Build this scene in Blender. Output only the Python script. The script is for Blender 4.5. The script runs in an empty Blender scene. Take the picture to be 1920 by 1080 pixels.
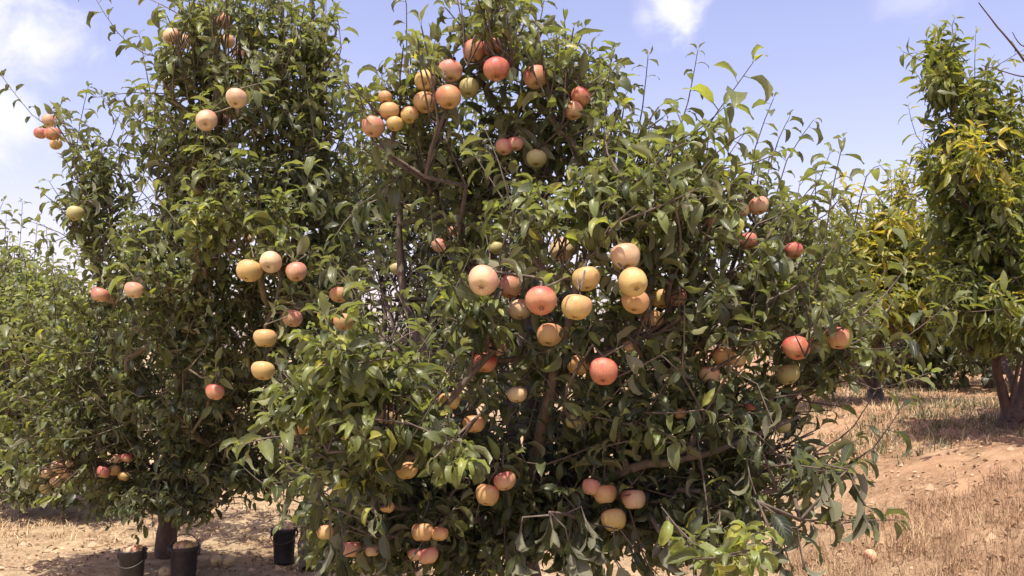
import bpy, math, random
import numpy as np
from mathutils import Vector, Matrix, noise
from mathutils.bvhtree import BVHTree


random.seed(7)
np.random.seed(7)
sc = bpy.context.scene
C = sc.collection

# ------------------------------------------------------------------ camera
F = 1663.0
PITCH = math.radians(3.78)
CAM = np.array([0.0, 0.0, 1.30])
FW = np.array([0, math.cos(PITCH), math.sin(PITCH)])
UP = np.array([0, -math.sin(PITCH), math.cos(PITCH)])
RT = np.array([1.0, 0, 0])
cd = bpy.data.cameras.new('camera')
cam = bpy.data.objects.new('camera', cd)
C.objects.link(cam)
cam.location = CAM
cam.rotation_euler = (math.radians(90) + PITCH, 0, 0)
cd.sensor_width = 36
cd.lens = 36 * F / 1920
cd.clip_start = 0.05
cd.clip_end = 3000
sc.camera = cam


def P(px, py, d):
    """point of the place seen at photo pixel (px, py), d metres in front of the camera"""
    return CAM + d * (FW + (px - 960) / F * RT + (540 - py) / F * UP)


def proj(p):
    """(n,3) -> px, py, depth"""
    q = np.asarray(p) - CAM
    z = q @ FW
    return 960 + F * (q @ RT) / z, 540 - F * (q @ UP) / z, z


# ------------------------------------------------------------------ light
TO_SUN = np.array([-0.10, -0.36, 0.92])
TO_SUN /= np.linalg.norm(TO_SUN)
EXPOSURE = 0.60
SKY_STRENGTH = 0.15
sd = bpy.data.lights.new('sun', 'SUN')
sd.energy = 5.0
sd.angle = math.radians(0.53)
sd.color = (1.0, 0.93, 0.82)
sun = bpy.data.objects.new('sun', sd)
C.objects.link(sun)
sun.rotation_euler = Vector(TO_SUN).to_track_quat('Z', 'Y').to_euler()
sun.location = (0, 0, 20)

w = bpy.data.worlds.new('World')
sc.world = w
w.use_nodes = True
nt = w.node_tree
nt.nodes.clear()


def N(t, kind, **kw):
    n = t.nodes.new(kind)
    for k, v in kw.items():
        if k.startswith('i_'):
            n.inputs[k[2:].replace('_', ' ')].default_value = v
        else:
            setattr(n, k, v)
    return n


def ramp(t, stops, src=None, interp='LINEAR'):
    r = t.nodes.new('ShaderNodeValToRGB')
    r.color_ramp.interpolation = interp
    el = r.color_ramp.elements
    while len(el) < len(stops):
        el.new(0.5)
    for e, (p, c) in zip(el, stops):
        e.position = p
        e.color = (c[0], c[1], c[2], 1) if hasattr(c, '__len__') else (c, c, c, 1)
    if src is not None:
        t.links.new(src, r.inputs[0])
    return r.outputs[0]


def mixc(t, fac, a, b, mode='MIX'):
    m = t.nodes.new('ShaderNodeMix')
    m.data_type = 'RGBA'
    m.blend_type = mode
    for s, v in ((m.inputs[0], fac), (m.inputs[6], a), (m.inputs[7], b)):
        if isinstance(v, bpy.types.NodeSocket):
            t.links.new(v, s)
        elif s.type == 'VALUE':
            s.default_value = v
        else:
            s.default_value = (v[0], v[1], v[2], 1)
    return m.outputs[2]


def math_(t, op, a, b=None, clamp=False):
    m = t.nodes.new('ShaderNodeMath')
    m.operation = op
    m.use_clamp = clamp
    for s, v in zip(m.inputs, (a, b)):
        if v is None:
            continue
        if isinstance(v, bpy.types.NodeSocket):
            t.links.new(v, s)
        else:
            s.default_value = v
    return m.outputs[0]


sky = N(nt, 'ShaderNodeTexSky', sky_type='NISHITA', sun_disc=False)
sky.sun_elevation = math.asin(TO_SUN[2])
sky.sun_rotation = math.atan2(TO_SUN[0], TO_SUN[1])
sky.air_density = 1.0
sky.dust_density = 2.0
sky.ozone_density = 1.5
tc = N(nt, 'ShaderNodeTexCoord')
skyc = mixc(nt, 1.0, sky.outputs[0], (1.46, 1.08, 1.12), 'MULTIPLY')
nz = N(nt, 'ShaderNodeTexNoise', i_Scale=13.0, i_Detail=9.0, i_Roughness=0.6, i_Distortion=.5)
nt.links.new(tc.outputs['Generated'], nz.inputs['Vector'])
cl_sum = None
for px, py, rad, soft, amt in ((35, 75, .036, .06, .95), (-60, 70, .05, .04, .9), (-10, 200, .030, .05, .75), (-70, 230, .04, .04, .8), (1255, 12, .030, .032, .9),
                               (1210, 30, .018, .026, .5), (1740, -20, .03, .04, .3), (-700, 200, .2, .1, .8), (3100, 100, .12, .08, .8), (900, -900, .2, .12, .7),
                               (3600, 300, .25, .1, .8), (700, 420, .10, .25, .08)):
    v = P(px, py, 1) - CAM
    v /= np.linalg.norm(v)
    dist = N(nt, 'ShaderNodeVectorMath', operation='DISTANCE')
    nt.links.new(tc.outputs['Generated'], dist.inputs[0])
    # stretch distance field with noise so the edge is ragged
    dist.inputs[1].default_value = tuple(v)
    jit = math_(nt, 'MULTIPLY', math_(nt, 'SUBTRACT', nz.outputs[0], 0.5), rad * 4.2)
    dd = math_(nt, 'ADD', dist.outputs['Value'], jit)
    mr = N(nt, 'ShaderNodeMapRange', interpolation_type='SMOOTHSTEP')
    nt.links.new(dd, mr.inputs[0])
    mr.inputs[1].default_value = rad + soft * .5
    mr.inputs[2].default_value = max(rad - soft, 0.0)
    mr.inputs[3].default_value = 0
    mr.inputs[4].default_value = amt
    cl_sum = mr.outputs[0] if cl_sum is None else math_(nt, 'MAXIMUM', cl_sum, mr.outputs[0])
skyc = mixc(nt, cl_sum, skyc, (5.0, 4.95, 5.35))
bg = N(nt, 'ShaderNodeBackground')
bg.inputs[1].default_value = SKY_STRENGTH
nt.links.new(skyc, bg.inputs[0])
wo = N(nt, 'ShaderNodeOutputWorld')
nt.links.new(bg.outputs[0], wo.inputs[0])

sc.view_settings.view_transform = 'Standard'
sc.view_settings.look = 'None'
sc.view_settings.gamma = 1
sc.view_settings.use_curve_mapping = False
sc.view_settings.exposure = EXPOSURE
sc.render.engine = 'CYCLES'
sc.cycles.use_denoising = True
sc.cycles.max_bounces = 7
sc.cycles.diffuse_bounces = 3
sc.cycles.glossy_bounces = 2
sc.cycles.transmission_bounces = 4
sc.cycles.filter_width = 1.5


# ------------------------------------------------------------------ materials
def mat(name):
    m = bpy.data.materials.new(name)
    m.use_nodes = True
    t = m.node_tree
    t.nodes.clear()
    o = N(t, 'ShaderNodeOutputMaterial')
    b = N(t, 'ShaderNodeBsdfPrincipled')
    t.links.new(b.outputs[0], o.inputs[0])
    return m, t, b, o


def link(t, v, s):
    if isinstance(v, bpy.types.NodeSocket):
        t.links.new(v, s)
    else:
        s.default_value = (*v, 1) if hasattr(v, '__len__') else v


def leaf_material(name, stops, under, trans_gain, trans=0.34, rough=0.4):
    m, t, b, o = mat(name)
    at = N(t, 'ShaderNodeAttribute', attribute_name='tint')
    uv = N(t, 'ShaderNodeUVMap', uv_map='UVMap')
    sep = N(t, 'ShaderNodeSeparateXYZ')
    t.links.new(uv.outputs[0], sep.inputs[0])
    ge = N(t, 'ShaderNodeNewGeometry')
    nz1 = N(t, 'ShaderNodeTexNoise', i_Scale=38.0, i_Detail=3.0)
    t.links.new(ge.outputs['Position'], nz1.inputs['Vector'])
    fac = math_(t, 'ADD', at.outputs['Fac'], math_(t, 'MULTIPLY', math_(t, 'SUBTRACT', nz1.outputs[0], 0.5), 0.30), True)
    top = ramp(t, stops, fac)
    nz2 = N(t, 'ShaderNodeTexNoise', i_Scale=150.0, i_Detail=2.0)
    t.links.new(ge.outputs['Position'], nz2.inputs['Vector'])
    nz3 = N(t, 'ShaderNodeTexNoise', i_Scale=9.0, i_Detail=2.0)
    t.links.new(ge.outputs['Position'], nz3.inputs['Vector'])
    top = mixc(t, ramp(t, [(0.45, 0.0), (0.75, 0.16)], nz3.outputs[0]), top, (0.20, 0.18, 0.13))
    top = mixc(t, ramp(t, [(0.68, 0.0), (0.74, 0.8)], nz2.outputs[0]), top, (0.13, 0.07, 0.03))
    # veins: midrib plus slanted side veins
    ab = math_(t, 'ABSOLUTE', math_(t, 'SUBTRACT', sep.outputs[0], 0.5))
    mid = ramp(t, [(0.0, 1.0), (0.05, 0.0)], ab)
    wv = math_(t, 'SINE', math_(t, 'MULTIPLY', math_(t, 'SUBTRACT', sep.outputs[1], math_(t, 'MULTIPLY', ab, 0.55)), 52.0))
    side = ramp(t, [(0.80, 0.0), (1.0, 0.45)], wv)
    vein = math_(t, 'MAXIMUM', mid, side)
    top = mixc(t, math_(t, 'MULTIPLY', vein, 0.45), top, (0.20, 0.24, 0.08))
    un = mixc(t, 0.62, top, under)
    col = mixc(t, ge.outputs['Backfacing'], top, un)
    link(t, col, b.inputs['Base Color'])
    link(t, mixc(t, ge.outputs['Backfacing'], (rough,) * 3, (0.75,) * 3), b.inputs['Roughness'])
    b.inputs['Specular IOR Level'].default_value = 0.5
    bp = N(t, 'ShaderNodeBump', i_Strength=0.5, i_Distance=0.002)
    link(t, math_(t, 'ADD', math_(t, 'MULTIPLY', vein, -1.0), nz1.outputs[0]), bp.inputs['Height'])
    t.links.new(bp.outputs[0], b.inputs['Normal'])
    tr = N(t, 'ShaderNodeBsdfTranslucent')
    link(t, mixc(t, 1.0, top, trans_gain, 'MULTIPLY'), tr.inputs[0])
    mx = N(t, 'ShaderNodeMixShader')
    mx.inputs[0].default_value = trans
    t.links.new(b.outputs[0], mx.inputs[1])
    t.links.new(tr.outputs[0], mx.inputs[2])
    t.links.new(mx.outputs[0], o.inputs[0])
    return m


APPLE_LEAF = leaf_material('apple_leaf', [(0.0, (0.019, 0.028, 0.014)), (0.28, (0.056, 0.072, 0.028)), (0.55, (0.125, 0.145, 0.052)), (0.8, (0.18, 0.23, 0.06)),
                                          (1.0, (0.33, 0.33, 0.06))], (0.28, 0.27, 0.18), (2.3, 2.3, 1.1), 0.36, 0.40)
PEACH_LEAF = leaf_material('peach_leaf', [(0.0, (0.030, 0.046, 0.016)), (0.3, (0.085, 0.11, 0.026)), (0.6, (0.15, 0.175, 0.030)), (0.85, (0.27, 0.27, 0.032)),
                                          (1.0, (0.36, 0.29, 0.03))], (0.11, 0.14, 0.06), (2.4, 2.3, 1.2), 0.38, 0.42)
DRY_LEAF = leaf_material('dry_leaf', [(0.0, (0.09, 0.05, 0.025)), (0.5, (0.20, 0.12, 0.06)), (1.0, (0.38, 0.27, 0.14))], (0.28, 0.2, 0.12), (1, 1, 1), 0.1, 0.7)


def bark_material(name, a, b_, scale=30):
    m, t, b, o = mat(name)
    ge = N(t, 'ShaderNodeNewGeometry')
    mp = N(t, 'ShaderNodeMapping')
    mp.inputs['Scale'].default_value = (scale, scale, scale * .3)
    t.links.new(ge.outputs['Position'], mp.inputs[0])
    nz = N(t, 'ShaderNodeTexNoise', i_Scale=1.0, i_Detail=6.0, i_Roughness=.7)
    t.links.new(mp.outputs[0], nz.inputs[0])
    c = ramp(t, [(0.3, a), (0.7, b_)], nz.outputs[0])
    link(t, c, b.inputs['Base Color'])
    b.inputs['Roughness'].default_value = 0.8
    bp = N(t, 'ShaderNodeBump', i_Strength=0.7, i_Distance=0.006)
    t.links.new(nz.outputs[0], bp.inputs['Height'])
    t.links.new(bp.outputs[0], b.inputs['Normal'])
    return m


BARK = bark_material('bark', (0.045, 0.034, 0.026), (0.17, 0.13, 0.095))
BARK_RED = bark_material('reddish_bark', (0.035, 0.022, 0.018), (0.12, 0.072, 0.05))
BARK_OLIVE = bark_material('olive_bark', (0.05, 0.042, 0.025), (0.20, 0.165, 0.09), 40)


def apple_material(name, base, blush, amount, rough=0.5):
    m, t, b, o = mat(name)
    tcx = N(t, 'ShaderNodeTexCoord')
    oi = N(t, 'ShaderNodeObjectInfo')
    sep = N(t, 'ShaderNodeSeparateXYZ')
    t.links.new(tcx.outputs['Object'], sep.inputs[0])
    ang = math_(t, 'ARCTAN2', sep.outputs[1], sep.outputs[0])
    cmb = N(t, 'ShaderNodeCombineXYZ')
    link(t, math_(t, 'MULTIPLY', math_(t, 'COSINE', ang), 7.0), cmb.inputs[0])
    link(t, math_(t, 'MULTIPLY', math_(t, 'SINE', ang), 7.0), cmb.inputs[1])
    link(t, math_(t, 'ADD', math_(t, 'MULTIPLY', sep.outputs[2], 22.0), math_(t, 'MULTIPLY', oi.outputs['Random'], 50)), cmb.inputs[2])
    st = N(t, 'ShaderNodeTexNoise', i_Scale=1.6, i_Detail=5.0, i_Roughness=.6)
    t.links.new(cmb.outputs[0], st.inputs[0])
    big = N(t, 'ShaderNodeTexNoise', noise_dimensions='4D', i_Scale=17.0, i_Detail=2.0)
    t.links.new(tcx.outputs['Object'], big.inputs['Vector'])
    link(t, math_(t, 'MULTIPLY', oi.outputs['Random'], 40), big.inputs['W'])
    # more blush on the shoulder, less round the calyx
    z = math_(t, 'MULTIPLY', sep.outputs[2], 15.0)
    f = math_(t, 'ADD', math_(t, 'ADD', math_(t, 'MULTIPLY', st.outputs[0], 1.1), math_(t, 'MULTIPLY', big.outputs[0], 1.9)), z)
    f = math_(t, 'ADD', f, amount - 1.55)
    f = math_(t, 'ADD', f, math_(t, 'MULTIPLY', math_(t, 'SUBTRACT', oi.outputs['Random'], .5), .25))
    fr = ramp(t, [(0.0, 0.0), (0.5, 0.5), (0.9, 1.0)], f)
    col = mixc(t, fr, base, blush)
    vo = N(t, 'ShaderNodeTexVoronoi', i_Scale=210.0)
    t.links.new(tcx.outputs['Object'], vo.inputs['Vector'])
    sp = ramp(t, [(0.10, 0.35), (0.22, 0.0)], vo.outputs['Distance'])
    col = mixc(t, sp, col, (0.62, 0.48, 0.28))
    # scars, bruises and dust
    sc1 = N(t, 'ShaderNodeTexNoise', noise_dimensions='4D', i_Scale=38.0, i_Detail=4.0, i_Roughness=.7)
    t.links.new(tcx.outputs['Object'], sc1.inputs['Vector'])
    link(t, math_(t, 'MULTIPLY', oi.outputs['Random'], 90), sc1.inputs['W'])
    col = mixc(t, ramp(t, [(0.60, 0.0), (0.70, 0.55)], sc1.outputs[0]), col, (0.30, 0.17, 0.09))
    col = mixc(t, ramp(t, [(0.30, 0.4), (0.42, 0.0)], sc1.outputs[0]), col, (0.60, 0.50, 0.36))
    link(t, col, b.inputs['Base Color'])
    b.inputs['Roughness'].default_value = rough
    b.inputs['Specular IOR Level'].default_value = 0.4
    b.inputs['Subsurface Weight'].default_value = 0.12
    b.inputs['Subsurface Radius'].default_value = (0.012, 0.006, 0.003)
    b.inputs['Subsurface Scale'].default_value = 1.0
    return m


YB = (0.60, 0.44, 0.18)
APPLE = {
    'pink': apple_material('pink_apple_skin', (0.50, 0.33, 0.17), (0.42, 0.12, 0.10), 0.62),
    'red': apple_material('red_apple_skin', (0.48, 0.27, 0.13), (0.39, 0.058, 0.055), 0.66),
    'peach': apple_material('peach_apple_skin', (0.54, 0.40, 0.22), (0.47, 0.17, 0.13), 0.48),
    'orange': apple_material('orange_apple_skin', (0.48, 0.32, 0.13), (0.45, 0.16, 0.085), 0.32),
    'yellow': apple_material('yellow_apple_skin', (0.50, 0.37, 0.13), (0.47, 0.19, 0.10), 0.26),
    'cream': apple_material('cream_apple_skin', (0.56, 0.44, 0.24), (0.50, 0.22, 0.15), 0.36),
    'green': apple_material('green_apple_skin', (0.33, 0.31, 0.12), (0.42, 0.26, 0.13), 0.2),
}


def simple(name, col, rough=0.8, var=0.0, scale=20, metallic=0.0):
    m, t, b, o = mat(name)
    if var:
        tcx = N(t, 'ShaderNodeTexCoord')
        nz = N(t, 'ShaderNodeTexNoise', i_Scale=scale, i_Detail=5.0)
        t.links.new(tcx.outputs['Object'], nz.inputs[0])
        a = [max(0, c * (1 - var)) for c in col]
        d = [min(1, c * (1 + var)) for c in col]
        link(t, ramp(t, [(0.3, a), (0.7, d)], nz.outputs[0]), b.inputs['Base Color'])
    else:
        b.inputs['Base Color'].default_value = (*col, 1)
    b.inputs['Roughness'].default_value = rough
    b.inputs['Metallic'].default_value = metallic
    return m


STEM = simple('apple_stem', (0.10, 0.065, 0.035))
CALYX = simple('apple_calyx', (0.06, 0.038, 0.022), 0.9, .4, 200)
BUCKET = simple('black_rubber', (0.022, 0.019, 0.022), 0.55, .5, 30)
WIRE = simple('bucket_wire', (0.07, 0.065, 0.06), 0.45, metallic=.8)

# ------------------------------------------------------------------ ground
def height(x, y):
    s = min(max((x - 0.3) / 2.9, 0), 1)
    s = s * s * (3 - 2 * s)
    h = 0.66 * s + 0.02 * max(0, min(x - 3.2, 40))
    h += 0.05 * (noise.noise(Vector((x * .6, y * .6, 3.3)))) * (1 if abs(x) < 30 else 0)
    # bare bank of orange soil in front of the right-hand tree
    e = (y - 4.75 - 0.16 * (x - 3)) / 0.30
    if x > 1.8:
        h += 0.11 * min(1, (x - 1.8)) / (1 + math.exp(-max(-20, min(20, e))))
    return h


def ground_mesh():
    def axis(lo, hi, step, far):
        a = list(np.arange(lo, hi, step))
        s, v = step, hi
        right = []
        while v < far:
            right.append(v)
            s *= 1.35
            v += s
        s, v = step, lo
        left = []
        while v > -far:
            s *= 1.35
            v -= s
            left.append(v)
        return np.array(left[::-1] + a + right)
    xs = axis(-5, 7.5, 0.06, 900)
    ys = axis(2.2, 11, 0.055, 1200)
    vs = np.zeros((len(ys), len(xs), 3))
    for j, y in enumerate(ys):
        for i, x in enumerate(xs):
            z = height(x, y)
            if -6 < x < 9 and 1 < y < 15:
                v = Vector((x, y, 0))
                z += 0.025 * noise.noise(v * 3.1) + 0.018 * noise.noise(v * 9) + 0.012 * noise.noise(v * 17)
            vs[j, i] = (x, y, z)
    nx, ny = len(xs), len(ys)
    idx = np.arange(nx * ny).reshape(ny, nx)
    f = np.stack([idx[:-1, :-1], idx[:-1, 1:], idx[1:, 1:], idx[1:, :-1]], -1).reshape(-1, 4)
    return mesh_np('ground', vs.reshape(-1, 3), f)


def mesh_np(name, v, f, material=None, smooth=True, tint=None, uv=None):
    me = bpy.data.meshes.new(name)
    k = f.shape[1]
    me.vertices.add(len(v))
    me.vertices.foreach_set('co', np.ascontiguousarray(v, dtype=np.float32).ravel())
    me.loops.add(f.size)
    me.loops.foreach_set('vertex_index', f.astype(np.int32).ravel())
    me.polygons.add(len(f))
    me.polygons.foreach_set('loop_start', np.arange(0, f.size, k, dtype=np.int32))
    me.polygons.foreach_set('use_smooth', np.full(len(f), smooth))
    me.update(calc_edges=True)
    if tint is not None:
        a = me.attributes.new('tint', 'FLOAT', 'POINT')
        a.data.foreach_set('value', tint.astype(np.float32))
    if uv is not None:
        u = me.uv_layers.new(name='UVMap')
        u.data.foreach_set('uv', uv[f.ravel()].astype(np.float32).ravel())
    if material:
        me.materials.append(material)
    me.validate()
    return me


def ob(name, me, parent=None, loc=None):
    o = bpy.data.objects.new(name, me)
    C.objects.link(o)
    if parent:
        o.parent = parent
    if loc is not None:
        o.location = loc
    return o


def tag(o, label=None, cat=None, group=None, kind=None):
    for k, v in (('label', label), ('category', cat), ('group', group), ('kind', kind)):
        if v:
            o[k] = v
    return o


def ground_material():
    m, t, b, o = mat('dry_orchard_soil')
    ge = N(t, 'ShaderNodeNewGeometry')
    sep = N(t, 'ShaderNodeSeparateXYZ')
    t.links.new(ge.outputs['Position'], sep.inputs[0])

    def nz(scale, detail=6, rough=.6):
        n = N(t, 'ShaderNodeTexNoise', i_Scale=scale, i_Detail=detail, i_Roughness=rough)
        t.links.new(ge.outputs['Position'], n.inputs[0])
        return n.outputs[0]
    a, bb, c, d = nz(1.1), nz(7.0), nz(34.0, 8, .7), nz(120., 4, .7)
    sand = ramp(t, [(0.35, (0.31, 0.225, 0.13)), (0.65, (0.49, 0.38, 0.235))], bb)
    rust = ramp(t, [(0.35, (0.27, 0.14, 0.075)), (0.7, (0.48, 0.27, 0.15))], bb)
    # redder on the bank, x > 2
    fx = math_(t, 'MULTIPLY', math_(t, 'SUBTRACT', sep.outputs[0], 1.1), 0.55, True)
    fx = math_(t, 'ADD', math_(t, 'MULTIPLY', fx, 0.75), math_(t, 'MULTIPLY', math_(t, 'SUBTRACT', a, .5), 1.2), True)
    col = mixc(t, fx, sand, rust)
    patch = ramp(t, [(0.42, 0.15), (0.60, 1.0)], nz(2.3, 3))
    thatch = math_(t, 'MULTIPLY', ramp(t, [(0.44, 0.0), (0.58, 0.85)], c), patch)
    col = mixc(t, thatch, col, (0.20, 0.125, 0.07))
    grit = ramp(t, [(0.60, 0.0), (0.72, 0.6)], d)
    col = mixc(t, grit, col, (0.58, 0.46, 0.32))
    link(t, col, b.inputs['Base Color'])
    b.inputs['Roughness'].default_value = 0.95
    b.inputs['Specular IOR Level'].default_value = 0.1
    bp = N(t, 'ShaderNodeBump', i_Strength=0.9, i_Distance=0.02)
    link(t, math_(t, 'ADD', c, math_(t, 'MULTIPLY', d, .5)), bp.inputs['Height'])
    t.links.new(bp.outputs[0], b.inputs['Normal'])
    return m


gm = ground_mesh()
gm.materials.append(ground_material())
g = ob('ground', gm)
g['kind'] = 'structure'

# ------------------------------------------------------------------ leaf shapes
def leaf_shape(kind, rows, cols, seed):
    """unit leaf: petiole starts at the origin, blade along +y, upper side +z. Returns verts, quads, uv"""
    r = random.Random(seed)
    wid = {'apple': r.uniform(.42, .62), 'peach': r.uniform(.29, .37), 'round': .62}[kind]
    curl = {'apple': r.uniform(-.5, 2.3), 'peach': r.uniform(.1, 1.5), 'round': .3}[kind]
    fold = {'apple': r.uniform(.15, 1.15), 'peach': r.uniform(.3, .9), 'round': .2}[kind]
    twist = r.uniform(-.6, .6)
    wave, ph = r.uniform(.015, .055), r.uniform(0, 6)
    pet = .22 if kind == 'apple' else .1
    V, UV = [], []
    y, z, a = 0.0, 0.0, -0.1
    # petiole bows from the origin
    py_, pz_ = [0], [0]
    n = 2 if rows > 4 else 1
    for i in range(n):
        y += math.cos(a) * pet / n
        z += math.sin(a) * pet / n
        py_.append(y)
        pz_.append(z)
        a -= .08
    Fq = []
    pw = .014
    for i in range(n + 1):
        for (dx, dz) in ((-pw, -pw * .6), (0, pw), (pw, -pw * .6)):
            V.append((dx, py_[i], pz_[i] + dz))
            UV.append((.5, 0))
    for i in range(n):
        for k in range(3):
            q = i * 3
            Fq.append((q + k, q + (k + 1) % 3, q + 3 + (k + 1) % 3, q + 3 + k))
    base = len(V)
    for i in range(rows + 1):
        tt = i / rows
        if kind == 'peach':
            prof = math.sin(math.pi * min(tt ** .85, 1)) ** .85
        else:
            prof = (math.sin(math.pi * tt ** .82) ** .72) * (1 - .25 * tt)
        if i == rows:
            prof = 0.02
        if i == 0:
            prof = 0.06
        hw = wid * .5 * prof
        fa = fold * (1 - .3 * tt)
        tw = twist * tt
        for j in range(cols + 1):
            u = j / cols * 2 - 1
            x = hw * u * math.cos(fa * abs(u))
            up_ = hw * abs(u) * math.sin(fa) + wave * math.sin(tt * 11 + ph + (2 if u > 0 else 0)) * abs(u)
            xx = x * math.cos(tw) - up_ * math.sin(tw)
            up2 = x * math.sin(tw) + up_ * math.cos(tw)
            V.append((xx, y - math.sin(a) * up2, z + math.cos(a) * up2))
            UV.append((j / cols, tt))
        y += math.cos(a) / rows
        z += math.sin(a) / rows
        a -= curl / rows
    for i in range(rows):
        for j in range(cols):
            q = base + i * (cols + 1) + j
            Fq.append((q, q + 1, q + cols + 2, q + cols + 1))
    V = np.array(V)
    return V, np.array(Fq), np.array(UV)


NS = 10
SHAPES = {}
for kind in ('apple', 'peach'):
    SHAPES[kind, 'near'] = [leaf_shape(kind, 5, 4, 10 + i) for i in range(NS)]
    SHAPES[kind, 'mid'] = [leaf_shape(kind, 5, 2, 10 + i) for i in range(NS)]
    SHAPES[kind, 'tiny'] = [leaf_shape(kind, 3, 2, 10 + i) for i in range(NS)]
    SHAPES[kind, 'far'] = [leaf_shape(kind, 4, 2, 10 + i) for i in range(NS)]


class Leaves:
    def __init__(s):
        s.pos, s.mat, s.shape, s.tint = [], [], [], []

    def add(s, p, d, nrm, size, tint):
        d = d / (np.linalg.norm(d) + 1e-9)
        nrm = nrm - d * (nrm @ d)
        ln = np.linalg.norm(nrm)
        if ln < 1e-4:
            nrm = np.array([0, -1.0, 0])
            nrm = nrm - d * (nrm @ d)
            ln = np.linalg.norm(nrm)
        nrm = nrm / ln
        x = np.cross(d, nrm)
        s.pos.append(p)
        s.mat.append(np.stack([x, d, nrm], 1) * size)
        s.shape.append(random.randrange(NS))
        s.tint.append(tint)

    def freeze(s):
        s.pos = np.array(s.pos)
        s.mat = np.array(s.mat)
        s.shape = np.array(s.shape)
        s.tint = np.clip(np.array(s.tint), 0, 1)

    def keep(s, m):
        s.pos, s.mat, s.shape, s.tint = s.pos[m], s.mat[m], s.shape[m], s.tint[m]


def leaves_mesh(name, L, sel, kind, lod, material):
    vs, fs, ts, us = [], [], [], []
    off = 0
    for k in range(NS):
        m = sel & (L.shape == k)
        n = int(m.sum())
        if not n:
            continue
        V, Fq, UV = SHAPES[kind, lod][k]
        W = np.einsum('nij,vj->nvi', L.mat[m], V) + L.pos[m][:, None, :]
        vs.append(W.reshape(-1, 3))
        fs.append((Fq[None] + (np.arange(n) * len(V))[:, None, None] + off).reshape(-1, 4))
        ts.append(np.repeat(L.tint[m], len(V)))
        us.append(np.tile(UV, (n, 1)))
        off += n * len(V)
    return mesh_np(name, np.concatenate(vs), np.concatenate(fs), material, True, np.concatenate(ts), np.concatenate(us))


def nrm(v):
    v = np.asarray(v, float)
    return v / (np.linalg.norm(v) + 1e-9)


UPV = np.array([0, 0, 1.0])


def rnd(s=1.0):
    return np.array([random.gauss(0, s), random.gauss(0, s), random.gauss(0, s)])


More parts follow.
